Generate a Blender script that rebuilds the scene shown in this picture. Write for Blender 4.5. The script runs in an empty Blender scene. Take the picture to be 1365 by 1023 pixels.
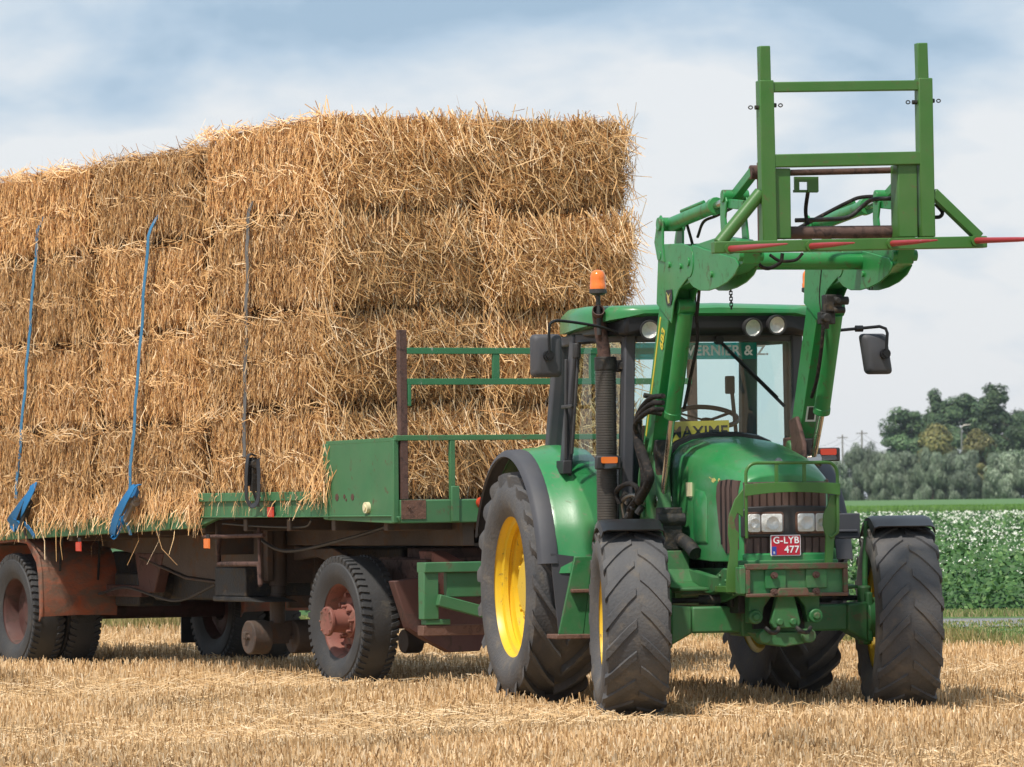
import bpy, bmesh, math, random
import numpy as np
from mathutils import Vector, Matrix
R = math.radians
random.seed(7)
rng = np.random.default_rng(7)
S = bpy.context.scene
COL = S.collection

# ------------------------------------------------------------------ camera
FPX, PITCH, ROLL, CAMH = 7578.3, 1.1544, 0.7162, 1.3729
cam_d = bpy.data.cameras.new('camera')
cam_d.sensor_width = 36.0
cam_d.lens = FPX / 1365.0 * 36.0
cam_d.clip_start = 1.0
cam_d.clip_end = 6000.0
cam = bpy.data.objects.new('camera', cam_d)
COL.objects.link(cam)
cam.matrix_world = Matrix.Translation((0, 0, CAMH)) @ Matrix.Rotation(R(90 + PITCH), 4, 'X') @ Matrix.Rotation(R(-ROLL), 4, 'Z')
cam_d.dof.use_dof = True
cam_d.dof.focus_distance = 38.5
cam_d.dof.aperture_fstop = 14.0
S.camera = cam

# ------------------------------------------------------------------ sky and sun
SUN_EL, SUN_AZ = 58.0, -150.0          # azimuth measured from +Y towards +X
w = bpy.data.worlds.new('World')
S.world = w
w.use_nodes = True
nt = w.node_tree
for n in list(nt.nodes): nt.nodes.remove(n)
def N(t, typ, **kw):
    n = t.nodes.new(typ)
    for k, v in kw.items():
        if k.startswith('i_'):
            key = k[2:]
            key = int(key) if key.isdigit() else key
            n.inputs[key].default_value = v
        else: setattr(n, k, v)
    return n
out = N(nt, 'ShaderNodeOutputWorld')
sky = N(nt, 'ShaderNodeTexSky', sky_type='NISHITA', sun_disc=False, sun_elevation=R(SUN_EL), sun_rotation=R(SUN_AZ), air_density=1.0, dust_density=1.2, ozone_density=1.5)
bg1 = N(nt, 'ShaderNodeBackground', i_1=0.10)
nt.links.new(sky.outputs[0], bg1.inputs[0])
tc = N(nt, 'ShaderNodeTexCoord')
mp = N(nt, 'ShaderNodeMapping'); mp.inputs['Scale'].default_value = (15, 15, 34); mp.inputs['Location'].default_value = (5.2, 0.4, 0.3)
nt.links.new(tc.outputs['Generated'], mp.inputs[0])
nz = N(nt, 'ShaderNodeTexNoise', i_Scale=1.0, i_Detail=6.0, i_Roughness=0.5, i_Distortion=0.25)
nt.links.new(mp.outputs[0], nz.inputs['Vector'])
mp2 = N(nt, 'ShaderNodeMapping'); mp2.inputs['Scale'].default_value = (26, 26, 62)
nt.links.new(tc.outputs['Generated'], mp2.inputs[0])
nz2 = N(nt, 'ShaderNodeTexNoise', i_Scale=1.0, i_Detail=4.0, i_Roughness=0.5, i_Distortion=0.1)
nt.links.new(mp2.outputs[0], nz2.inputs['Vector'])
sep = N(nt, 'ShaderNodeSeparateXYZ'); nt.links.new(tc.outputs['Generated'], sep.inputs[0])
mr = N(nt, 'ShaderNodeMapRange', i_1=0.062, i_2=0.098, i_3=0.11, i_4=-0.075); nt.links.new(sep.outputs[2], mr.inputs[0])
a1 = N(nt, 'ShaderNodeMath', operation='ADD'); nt.links.new(nz.outputs[0], a1.inputs[0]); nt.links.new(mr.outputs[0], a1.inputs[1])
m2 = N(nt, 'ShaderNodeMath', operation='MULTIPLY_ADD', i_1=0.62, i_2=-0.16); nt.links.new(nz2.outputs[0], m2.inputs[0])
a2 = N(nt, 'ShaderNodeMath', operation='ADD'); nt.links.new(a1.outputs[0], a2.inputs[0]); nt.links.new(m2.outputs[0], a2.inputs[1])
cr = N(nt, 'ShaderNodeValToRGB')
e = cr.color_ramp.elements
e[0].position = 0.47; e[0].color = (0.39, 0.54, 0.71, 1)
e[1].position = 0.80; e[1].color = (0.88, 0.905, 0.94, 1)
k = e.new(0.56); k.color = (0.50, 0.64, 0.80, 1)
k = e.new(0.66); k.color = (0.66, 0.76, 0.87, 1)
nt.links.new(a2.outputs[0], cr.inputs[0])
bg2 = N(nt, 'ShaderNodeBackground', i_1=0.98)
nt.links.new(cr.outputs[0], bg2.inputs[0])
mixw = N(nt, 'ShaderNodeMixShader', i_0=0.86)       # mostly cloud, a little clear sky
nt.links.new(bg1.outputs[0], mixw.inputs[1]); nt.links.new(bg2.outputs[0], mixw.inputs[2])
nt.links.new(mixw.outputs[0], out.inputs[0])

sun_d = bpy.data.lights.new('sun', 'SUN')
sun_d.energy = 4.3; sun_d.angle = R(3.0); sun_d.color = (1.0, 0.94, 0.85)
sun = bpy.data.objects.new('sun', sun_d); COL.objects.link(sun)
az, el = R(SUN_AZ), R(SUN_EL)
sdir = Vector((math.sin(az) * math.cos(el), math.cos(az) * math.cos(el), math.sin(el)))
sun.rotation_euler = sdir.to_track_quat('Z', 'Y').to_euler()
S.view_settings.view_transform = 'Standard'
S.view_settings.look = 'None'
S.view_settings.exposure = 0.03
S.view_settings.gamma = 1.0

# ------------------------------------------------------------------ frames of the two vehicles
TRX, TRY, TRA = 1.6078, 36.5554, 14.644       # tractor: point under the middle of the front axle, heading
TLX, TLY, TLA = -1.3978, 43.1769, 27.44       # trailer: near front corner of the load
def unproject(px, py, ax, val, fr):
    a, ox, oy = (TRA, TRX, TRY) if fr == 't' else (TLA, TLX, TLY)
    X, Y = px - 682.5, py - 511.5
    r = R(ROLL)
    x = X * math.cos(r) - Y * math.sin(r); u = -(X * math.sin(r) + Y * math.cos(r))
    t = R(PITCH)
    d = Vector((x, FPX * math.cos(t) - u * math.sin(t), FPX * math.sin(t) + u * math.cos(t)))
    M = Matrix.Rotation(R(-a), 3, 'Z')
    o = M @ Vector((-ox, -oy, CAMH)); d = M @ d
    i = 'xyz'.index(ax)
    return o + d * ((val - o[i]) / d[i])
def T(px, py, **k):
    (ax, v), = k.items(); return unproject(px, py, ax, v, 't')
def B(px, py, **k):
    (ax, v), = k.items(); return unproject(px, py, ax, v, 'b')

# ------------------------------------------------------------------ materials
def mat(name, base, rough=0.5, metal=0.0, dirt=None, dirt_amt=0.3, dirt_scale=6.0, bump=0.0, bump_scale=40.0, vary=0.0, coat=0.0, spec=0.5, attr=False, stretch=None, dust=0.0):
    m = bpy.data.materials.new(name); m.use_nodes = True
    t = m.node_tree; bs = t.nodes['Principled BSDF']
    bs.inputs['Base Color'].default_value = (*base, 1); bs.inputs['Roughness'].default_value = rough
    bs.inputs['Metallic'].default_value = metal; bs.inputs['Specular IOR Level'].default_value = spec
    if coat: bs.inputs['Coat Weight'].default_value = coat; bs.inputs['Coat Roughness'].default_value = 0.15
    tc = N(t, 'ShaderNodeTexCoord'); vec = tc.outputs['Object']
    if stretch:
        mp = N(t, 'ShaderNodeMapping'); mp.inputs['Scale'].default_value = stretch
        t.links.new(vec, mp.inputs[0]); vec = mp.outputs[0]
    cur = None
    def mixc(fac, a, b):
        mx = N(t, 'ShaderNodeMix', data_type='RGBA')
        t.links.new(fac, mx.inputs[0])
        if isinstance(a, tuple): mx.inputs[6].default_value = (*a, 1)
        else: t.links.new(a, mx.inputs[6])
        if isinstance(b, tuple): mx.inputs[7].default_value = (*b, 1)
        else: t.links.new(b, mx.inputs[7])
        return mx.outputs[2]
    if attr:
        at = N(t, 'ShaderNodeAttribute', attribute_name='tone'); cur = at.outputs['Color']
        oi = N(t, 'ShaderNodeObjectInfo'); vr = N(t, 'ShaderNodeMapRange', i_3=1 - attr, i_4=1 + attr); t.links.new(oi.outputs['Random'], vr.inputs[0])
        hs = N(t, 'ShaderNodeHueSaturation'); t.links.new(cur, hs.inputs['Color']); t.links.new(vr.outputs[0], hs.inputs['Value']); cur = hs.outputs[0]
    if vary:
        nv = N(t, 'ShaderNodeTexNoise', i_Scale=dirt_scale * 0.6, i_Detail=4.0); t.links.new(vec, nv.inputs['Vector'])
        lo = tuple(c * (1 - vary) for c in base); hi = tuple(min(1, c * (1 + vary)) for c in base)
        cur = mixc(nv.outputs[0], lo, hi)
    if dirt:
        nd = N(t, 'ShaderNodeTexNoise', i_Scale=dirt_scale, i_Detail=9.0, i_Roughness=0.68, i_Distortion=0.6); t.links.new(vec, nd.inputs['Vector'])
        rp = N(t, 'ShaderNodeMapRange', i_1=0.66 - dirt_amt * 0.4, i_2=0.76 - dirt_amt * 0.25); t.links.new(nd.outputs[0], rp.inputs[0])
        cur = mixc(rp.outputs[0], cur if cur is not None else tuple(base), tuple(dirt))
        rr = N(t, 'ShaderNodeMapRange', i_3=rough, i_4=min(1, rough + 0.35)); t.links.new(rp.outputs[0], rr.inputs[0]); t.links.new(rr.outputs[0], bs.inputs['Roughness'])
    if dust:
        nd = N(t, 'ShaderNodeTexNoise', i_Scale=3.5, i_Detail=6.0, i_Roughness=0.6); t.links.new(vec, nd.inputs['Vector'])
        rp = N(t, 'ShaderNodeMapRange', i_1=0.3, i_2=0.8, i_4=dust); t.links.new(nd.outputs[0], rp.inputs[0])
        cur = mixc(rp.outputs[0], cur if cur is not None else tuple(base), (0.33, 0.27, 0.19))
    if cur is not None: t.links.new(cur, bs.inputs['Base Color'])
    if bump:
        nb = N(t, 'ShaderNodeTexNoise', i_Scale=bump_scale, i_Detail=5.0); t.links.new(vec, nb.inputs['Vector'])
        b = N(t, 'ShaderNodeBump', i_Strength=bump, i_Distance=0.02); t.links.new(nb.outputs[0], b.inputs['Height']); t.links.new(b.outputs[0], bs.inputs['Normal'])
    return m
M = {}
M['green'] = mat('tractor_green_paint', (0.013, 0.222, 0.058), 0.34, coat=0.25, vary=0.12, dirt=(0.10, 0.15, 0.07), dirt_amt=0.22, dirt_scale=13, dust=0.20, bump=0.03, bump_scale=90)
M['green_low'] = mat('dusty_green_paint', (0.012, 0.15, 0.040), 0.48, vary=0.2, dirt=(0.10, 0.085, 0.05), dirt_amt=0.28, dirt_scale=9, dust=0.22, bump=0.1)
M['loader'] = mat('loader_green_paint', (0.011, 0.225, 0.052), 0.36, vary=0.16, dirt=(0.085, 0.06, 0.035), dirt_amt=0.24, dirt_scale=13, dust=0.14, bump=0.05, bump_scale=90)
M['fork'] = mat('olive_green_paint', (0.040, 0.150, 0.022), 0.42, vary=0.1, dirt=(0.11, 0.075, 0.035), dirt_amt=0.15, dirt_scale=14, dust=0.12, bump=0.04, bump_scale=90)
M['yellow'] = mat('yellow_rim_paint', (0.80, 0.52, 0.012), 0.40, vary=0.06, dirt=(0.14, 0.09, 0.04), dirt_amt=0.20, dirt_scale=13, dust=0.20)
M['rubber'] = mat('dusty_tyre_rubber', (0.068, 0.069, 0.075), 0.74, vary=0.3, bump=0.3, bump_scale=55, dirt=(0.135, 0.118, 0.10), dirt_amt=0.30, dirt_scale=7, dust=0.18)
M['rubber_dark'] = mat('black_tyre_rubber', (0.033, 0.034, 0.037), 0.66, vary=0.2, bump=0.2, bump_scale=60, dirt=(0.09, 0.08, 0.065), dirt_amt=0.18, dirt_scale=8, dust=0.10)
M['black'] = mat('black_plastic', (0.022, 0.023, 0.027), 0.55, vary=0.15, dust=0.10)
M['grey_plastic'] = mat('grey_black_plastic', (0.050, 0.053, 0.065), 0.62, vary=0.12, dust=0.10)
M['gloss_black'] = mat('gloss_black_plastic', (0.012, 0.012, 0.013), 0.38, spec=0.35)
M['dark'] = mat('greasy_dark_steel', (0.018, 0.017, 0.016), 0.6, vary=0.4, dirt=(0.09, 0.065, 0.04), dirt_amt=0.35, dirt_scale=12, bump=0.3)
M['brown'] = mat('brown_oily_chassis_paint', (0.062, 0.041, 0.031), 0.65, vary=0.3, dirt=(0.13, 0.062, 0.035), dirt_amt=0.35, dirt_scale=6, bump=0.2, dust=0.15)
M['rust'] = mat('rusty_steel', (0.15, 0.075, 0.05), 0.75, vary=0.3, dirt=(0.06, 0.035, 0.028), dirt_amt=0.35, dirt_scale=14, bump=0.3)
M['rust_dark'] = mat('dark_rusty_steel', (0.10, 0.052, 0.04), 0.7, vary=0.3, dirt=(0.035, 0.022, 0.02), dirt_amt=0.45, dirt_scale=12, bump=0.2)
M['grille'] = mat('brown_dusty_grille', (0.085, 0.048, 0.040), 0.6, vary=0.25, dust=0.12)
M['trailer_green'] = mat('worn_trailer_green_paint', (0.040, 0.165, 0.062), 0.55, vary=0.18, dirt=(0.11, 0.055, 0.035), dirt_amt=0.20, dirt_scale=8, dust=0.12, bump=0.04)
M['rail_green'] = mat('chipped_green_rail_paint', (0.035, 0.165, 0.070), 0.5, vary=0.15, dirt=(0.50, 0.52, 0.50), dirt_amt=0.14, dirt_scale=9)
M['red'] = mat('faded_red_paint', (0.24, 0.075, 0.055), 0.65, vary=0.25, dirt=(0.09, 0.05, 0.035), dirt_amt=0.38, dirt_scale=9, dust=0.25, bump=0.1)
M['redmud'] = mat('flaking_orange_red_paint', (0.130, 0.070, 0.048), 0.75, vary=0.35, dirt=(0.34, 0.080, 0.032), dirt_amt=0.62, dirt_scale=3.6, stretch=(1, 1, 1.8), bump=0.2, dust=0.25)
M['red_dark'] = mat('dark_red_paint', (0.085, 0.030, 0.025), 0.65, vary=0.3, dirt=(0.05, 0.03, 0.025), dirt_amt=0.35, dirt_scale=7, dust=0.10)
M['chrome'] = mat('steel_rod', (0.55, 0.50, 0.45), 0.25, metal=1.0, dirt=(0.25, 0.15, 0.09), dirt_amt=0.25, dirt_scale=10)
M['steel'] = mat('bare_steel', (0.35, 0.33, 0.30), 0.45, metal=0.8, vary=0.2)
M['guard'] = mat('perforated_exhaust_guard', (0.060, 0.055, 0.052), 0.5, metal=0.4, vary=0.2, dust=0.2)
M['orange'] = mat('orange_lens', (0.85, 0.20, 0.03), 0.18, spec=0.6)
M['redlens'] = mat('red_lens', (0.60, 0.05, 0.02), 0.2, spec=0.6)
M['spike'] = mat('red_spike_paint', (0.36, 0.030, 0.040), 0.42, vary=0.2, dirt=(0.55, 0.40, 0.38), dirt_amt=0.10, dirt_scale=12)
M['white'] = mat('white_lettering', (0.80, 0.82, 0.82), 0.5)
M['cream'] = mat('cream_sticker', (0.72, 0.66, 0.42), 0.5)
M['decal'] = mat('worn_yellow_decal', (0.52, 0.44, 0.14), 0.5, vary=0.2, dirt=(0.03, 0.22, 0.06), dirt_amt=0.3, dirt_scale=25)
M['stripe'] = mat('yellow_stripe', (0.70, 0.56, 0.05), 0.5)
M['bracket'] = mat('rubbed_rusty_green_paint', (0.120, 0.062, 0.040), 0.7, vary=0.3, dirt=(0.03, 0.14, 0.05), dirt_amt=0.42, dirt_scale=13, bump=0.2)
M['hose'] = mat('dirty_black_hose', (0.016, 0.014, 0.013), 0.8, dirt=(0.085, 0.06, 0.045), dirt_amt=0.32, dirt_scale=18, bump=0.5, spec=0.25)
M['platered'] = mat('red_plate', (0.48, 0.012, 0.035), 0.35)
M['plateblue'] = mat('blue_plate_band', (0.02, 0.06, 0.35), 0.35)
M['signyellow'] = mat('yellow_name_sign', (0.66, 0.48, 0.07), 0.5)
M['strap_blue'] = mat('blue_strap_webbing', (0.035, 0.20, 0.38), 0.7, vary=0.2, dust=0.12)
M['strap_blue_end'] = mat('bright_blue_strap_webbing', (0.010, 0.165, 0.40), 0.6, vary=0.2)
M['strap_grey'] = mat('grey_strap_webbing', (0.14, 0.135, 0.13), 0.8, vary=0.2)
M['strap_black'] = mat('black_strap_webbing', (0.03, 0.032, 0.038), 0.7, vary=0.2)
M['seat'] = mat('dark_seat_fabric', (0.03, 0.03, 0.032), 0.9, vary=0.2)
M['wood'] = mat('grey_weathered_wood', (0.20, 0.175, 0.15), 0.85, vary=0.25)
M['straw'] = mat('straw', (0.5, 0.34, 0.15), 0.55, attr=0.15, spec=0.3)
M['straw_core'] = mat('gap_shade_straw', (0.17, 0.085, 0.028), 0.9, vary=0.5, dirt=(0.10, 0.05, 0.015), dirt_amt=0.4, dirt_scale=14, bump=0.8, bump_scale=50)  # bale core coloured dark so seams and gaps between straws look shaded
M['stubble'] = mat('stubble_straw', (0.6, 0.42, 0.22), 0.6, attr=0.02, spec=0.3)
M['soil'] = mat('soil_with_chaff', (0.42, 0.29, 0.155), 0.95, vary=0.35, dirt=(0.25, 0.165, 0.09), dirt_amt=0.35, dirt_scale=3.0, bump=0.6, bump_scale=14)
M['tree_leaf'] = mat('tree_leaf_green', (0.05, 0.11, 0.03), 0.55, attr=0.32, spec=0.3)
M['leaf'] = mat('leaf_green', (0.05, 0.11, 0.03), 0.55, attr=0.02, spec=0.3)
M['bark'] = mat('bark', (0.10, 0.08, 0.06), 0.9, vary=0.3)
M['twine'] = mat('baler_twine', (0.30, 0.27, 0.20), 0.8)
M['asphalt'] = mat('pale_asphalt', (0.22, 0.22, 0.22), 0.9, vary=0.15, dirt_scale=2)
M['canopy'] = mat('potato_foliage', (0.040, 0.105, 0.022), 0.7, vary=0.5, dirt_scale=5, bump=1.0, bump_scale=5)
M['crop'] = mat('green_crop', (0.075, 0.165, 0.028), 0.7, vary=0.35, dirt_scale=2)
M['meadow'] = mat('meadow', (0.09, 0.16, 0.045), 0.9, vary=0.3, dirt_scale=0.3)
def tinted(name, tint, gloss_rough=0.03, ior=1.5, minfac=0.0):
    m = bpy.data.materials.new(name); m.use_nodes = True; t = m.node_tree
    t.nodes.remove(t.nodes['Principled BSDF']); o = t.nodes['Material Output']
    tr = N(t, 'ShaderNodeBsdfTransparent'); tr.inputs[0].default_value = (*tint, 1)
    gl = N(t, 'ShaderNodeBsdfGlossy', i_Roughness=gloss_rough); fr = N(t, 'ShaderNodeFresnel', i_IOR=ior)
    a0 = N(t, 'ShaderNodeMath', operation='ADD', i_1=minfac, use_clamp=True); t.links.new(fr.outputs[0], a0.inputs[0])
    ge = N(t, 'ShaderNodeNewGeometry'); inv = N(t, 'ShaderNodeMath', operation='SUBTRACT', i_0=1.0); t.links.new(ge.outputs['Backfacing'], inv.inputs[1])     # leaving the pane: no second reflection or tint
    ad = N(t, 'ShaderNodeMath', operation='MULTIPLY'); t.links.new(a0.outputs[0], ad.inputs[0]); t.links.new(inv.outputs[0], ad.inputs[1])
    tm = N(t, 'ShaderNodeMix', data_type='RGBA'); tm.inputs[6].default_value = (*tint, 1); tm.inputs[7].default_value = (1, 1, 1, 1); t.links.new(ge.outputs['Backfacing'], tm.inputs[0]); t.links.new(tm.outputs[2], tr.inputs[0])
    mx = N(t, 'ShaderNodeMixShader'); t.links.new(ad.outputs[0], mx.inputs[0]); t.links.new(tr.outputs[0], mx.inputs[1]); t.links.new(gl.outputs[0], mx.inputs[2]); t.links.new(mx.outputs[0], o.inputs[0])
    return m
M['glass'] = tinted('tinted_cab_glass', (0.83, 0.955, 0.95), minfac=0.03)
M['teal'] = tinted('teal_sun_strip', (0.0, 0.42, 0.41), minfac=0.03)
_t = M['teal'].node_tree; _mx = _t.nodes['Material Output'].inputs[0].links[0].from_socket; _df = N(_t, 'ShaderNodeBsdfTranslucent'); _df.inputs[0].default_value = (0.01, 0.50, 0.47, 1); _d2 = N(_t, 'ShaderNodeBsdfDiffuse'); _d2.inputs[0].default_value = (0.01, 0.42, 0.40, 1); _m1 = N(_t, 'ShaderNodeMixShader', i_0=0.5); _t.links.new(_df.outputs[0], _m1.inputs[1]); _t.links.new(_d2.outputs[0], _m1.inputs[2]); _m2 = N(_t, 'ShaderNodeMixShader', i_0=0.45); _t.links.new(_mx, _m2.inputs[1]); _t.links.new(_m1.outputs[0], _m2.inputs[2]); _t.links.new(_m2.outputs[0], _t.nodes['Material Output'].inputs[0])
M['lampglass'] = tinted('lamp_glass', (0.93, 0.93, 0.92), minfac=0.06)
M['reflector'] = mat('lamp_reflector', (0.90, 0.89, 0.86), 0.30, metal=0.25, vary=0.12, dirt_scale=60, bump=0.5, bump_scale=45)

# ------------------------------------------------------------------ mesh helpers
def V3(*a): return Vector(a)
class MB:
    def __init__(s): s.v = []; s.f = []
    def add(s, vs, fs):
        n = len(s.v); s.v += [tuple(v) for v in vs]; s.f += [tuple(i + n for i in f) for f in fs]; return s
    def hexa(s, b, t):
        n = len(b)
        return s.add(list(b) + list(t), [tuple(range(n - 1, -1, -1)), tuple(range(n, 2 * n))] + [(i, (i + 1) % n, n + (i + 1) % n, n + i) for i in range(n)])
    def box(s, x0, x1, y0, y1, z0, z1):
        return s.hexa([(x0, y0, z0), (x1, y0, z0), (x1, y1, z0), (x0, y1, z0)], [(x0, y0, z1), (x1, y0, z1), (x1, y1, z1), (x0, y1, z1)])
    def bar(s, p, q, w, h, side=None, w2=None, h2=None):
        p, q = Vector(p), Vector(q); d = (q - p).normalized()
        sd = Vector(side) if side is not None else (Vector((0, 0, 1)).cross(d) if abs(d.z) < 0.95 else Vector((1, 0, 0)))
        sd = (sd - d * sd.dot(d)).normalized(); up = d.cross(sd)
        def ring(c, w, h): return [c + sd * (a * w / 2) + up * (b * h / 2) for a, b in ((-1, -1), (1, -1), (1, 1), (-1, 1))]
        return s.hexa(ring(p, w, h), ring(q, w2 or w, h2 or h))
    def tube(s, pts, r, n=10, cap=True, closed=False):
        pts = [Vector(p) for p in pts]; k = len(pts); rs = r if isinstance(r, (list, tuple)) else [r] * k
        rings = []; prev = None
        for i, p in enumerate(pts):
            if closed: d = (pts[(i + 1) % k] - pts[i - 1])
            else: d = pts[min(i + 1, k - 1)] - pts[max(i - 1, 0)]
            d = d.normalized() if d.length > 1e-9 else Vector((0, 0, 1))
            if prev is None: u = d.orthogonal().normalized()
            else:
                u = prev - d * prev.dot(d)
                u = u.normalized() if u.length > 1e-6 else d.orthogonal().normalized()
            prev = u; vv = d.cross(u)
            rings.append([p + (u * math.cos(2 * math.pi * j / n) + vv * math.sin(2 * math.pi * j / n)) * rs[i] for j in range(n)])
        vs = [q for rg in rings for q in rg]; fs = []
        m = k if closed else k - 1
        for i in range(m):
            a, b = i * n, ((i + 1) % k) * n
            fs += [(a + j, a + (j + 1) % n, b + (j + 1) % n, b + j) for j in range(n)]
        if cap and not closed: fs += [tuple(range(n - 1, -1, -1)), tuple(range((k - 1) * n, k * n))]
        return s.add(vs, fs)
    def lathe(s, prof, o, ax, n=32, a0=0.0, a1=2 * math.pi, up=None):
        o = Vector(o); ax = Vector(ax).normalized(); u = Vector(up) if up is not None else ax.orthogonal(); u = (u - ax * u.dot(ax)).normalized(); vv = ax.cross(u)
        full = abs(a1 - a0 - 2 * math.pi) < 1e-6; m = n if full else n + 1; k = len(prof); vs = []; fs = []
        for i in range(m):
            t = a0 + (a1 - a0) * i / n
            e = u * math.cos(t) + vv * math.sin(t)
            vs += [o + e * r + ax * h for r, h in prof]
        for i in range(n):
            a, b = i * k, ((i + 1) % m) * k
            for j in range(k - 1):
                fs.append((a + j, a + j + 1, b + j + 1, b + j))
        return s.add(vs, fs)
    def disc(s, c, ax, r, h, n=20): return s.tube([Vector(c) - Vector(ax).normalized() * h / 2, Vector(c) + Vector(ax).normalized() * h / 2], r, n)
    def prism(s, pts, off):
        off = Vector(off); pts = [Vector(p) for p in pts]
        return s.hexa(pts, [p + off for p in pts])
    def loft(s, rings, cap=True, closed=True):
        n = len(rings[0]); vs = [p for r in rings for p in r]; fs = []
        for i in range(len(rings) - 1):
            a, b = i * n, (i + 1) * n
            fs += [(a + j, a + (j + 1) % n, b + (j + 1) % n, b + j) for j in range(n if closed else n - 1)]
        if cap and closed: fs += [tuple(range(n - 1, -1, -1)), tuple(range((len(rings) - 1) * n, len(rings) * n))]
        return s.add(vs, fs)
    def sheet(s, rings, th, direction=None):          # open strip given a thickness by offsetting each vertex
        n = len(rings[0]); k = len(rings)
        vs = [Vector(p) for r in rings for p in r]; nrm = []
        for i in range(k):
            for j in range(n):
                a = vs[min(i + 1, k - 1) * n + j] - vs[max(i - 1, 0) * n + j]; b = vs[i * n + min(j + 1, n - 1)] - vs[i * n + max(j - 1, 0)]
                q = a.cross(b); nrm.append(q.normalized() if q.length > 1e-9 else Vector((0, 0, 1)))
        v2 = [v + q * th for v, q in zip(vs, nrm)]; m = n * k; fs = []
        for i in range(k - 1):
            for j in range(n - 1):
                q = (i * n + j, i * n + j + 1, (i + 1) * n + j + 1, (i + 1) * n + j)
                fs.append(q); fs.append(tuple(m + x for x in reversed(q)))
        for j in range(n - 1):
            for r0 in (0, (k - 1) * n): fs.append((r0 + j, r0 + j + 1, m + r0 + j + 1, m + r0 + j))
        for i in range(k - 1):
            for c in (0, n - 1): fs.append((i * n + c, (i + 1) * n + c, m + (i + 1) * n + c, m + i * n + c))
        return s.add(vs + v2, fs)
    def build(s, name, m, parent=None, bevel=0.0, smooth=30, seg=2):
        me = bpy.data.meshes.new(name); me.from_pydata(s.v, [], s.f)
        bm = bmesh.new(); bm.from_mesh(me); bmesh.ops.recalc_face_normals(bm, faces=bm.faces[:]); bm.to_mesh(me); bm.free()
        me.materials.append(M[m])
        if smooth:
            me.polygons.foreach_set('use_smooth', [True] * len(me.polygons)); me.set_sharp_from_angle(angle=R(smooth))
        o = bpy.data.objects.new(name, me); COL.objects.link(o)
        if parent: o.parent = parent
        if bevel:
            b = o.modifiers.new('bevel', 'BEVEL'); b.width = bevel; b.segments = seg; b.limit_method = 'ANGLE'; b.angle_limit = R(35)
            b.harden_normals = False
        return o
    def build_split(s, name, m, parent=None, **k):      # every connected piece becomes an object of its own
        par = list(range(len(s.v)))
        def fd(a):
            while par[a] != a: par[a] = par[par[a]]; a = par[a]
            return a
        for f in s.f:
            for i in f[1:]: par[fd(i)] = fd(f[0])
        out = []
        for r in sorted(set(fd(f[0]) for f in s.f)):
            fs = [f for f in s.f if fd(f[0]) == r]; ids = sorted(set(i for f in fs for i in f)); mp = {i: j for j, i in enumerate(ids)}
            out.append(MB().add([s.v[i] for i in ids], [tuple(mp[i] for i in f) for f in fs]).build(name, m, parent, **k))
        return out
def tag(o, label, cat=None, group=None, kind=None):
    if label: o['label'] = label
    if cat: o['category'] = cat
    if group: o['group'] = group
    if kind: o['kind'] = kind
    return o
def empty(name, loc, rz, label, cat, group=None):
    o = bpy.data.objects.new(name, None); COL.objects.link(o); o.location = loc; o.rotation_euler = (0, 0, rz); o.empty_display_size = 0.3
    return tag(o, label, cat, group)
def node(name, parent, loc=(0, 0, 0), rz=0):            # a part that groups sub-parts
    o = bpy.data.objects.new(name, None); COL.objects.link(o); o.parent = parent; o.location = loc; o.rotation_euler = (0, 0, rz); return o
def text(name, body, size, m, parent, matrix, depth=0.004, spacing=1.0, bold=0.0):
    c = bpy.data.curves.new(name, 'FONT'); c.body = body; c.size = size; c.align_x = 'CENTER'; c.align_y = 'CENTER'; c.extrude = depth; c.space_character = spacing; c.offset = bold
    tmp = bpy.data.objects.new('tmp', c); COL.objects.link(tmp)
    me = bpy.data.meshes.new_from_object(tmp.evaluated_get(bpy.context.evaluated_depsgraph_get())); bpy.data.objects.remove(tmp)
    me.materials.clear(); me.materials.append(M[m]); me.name = name
    o = bpy.data.objects.new(name, me); COL.objects.link(o); o.parent = parent; o.matrix_local = matrix; return o
def facing(loc, nrm, up=(0, 0, 1)):       # matrix whose +Z looks along nrm and +Y is up
    z = Vector(nrm).normalized(); y = Vector(up); y = (y - z * y.dot(z)).normalized(); x = y.cross(z)
    m = Matrix((x, y, z)).transposed().to_4x4(); m.translation = Vector(loc); return m
def arc(c, r, a0, a1, n, fn): return [fn(c, r, a0 + (a1 - a0) * i / n) for i in range(n + 1)]
def bez(pts, n=16):              # smooth curve through points (Catmull-Rom)
    P = [Vector(p) for p in pts]; P = [P[0] * 2 - P[1]] + P + [P[-1] * 2 - P[-2]]; o = []
    for i in range(1, len(P) - 2):
        for k in range(n):
            t = k / n
            o.append(0.5 * ((2 * P[i]) + (P[i + 1] - P[i - 1]) * t + (2 * P[i - 1] - 5 * P[i] + 4 * P[i + 1] - P[i + 2]) * t * t + (3 * P[i] - P[i - 1] - 3 * P[i + 1] + P[i + 2]) * t ** 3))
    o.append(P[-2]); return o

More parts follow.
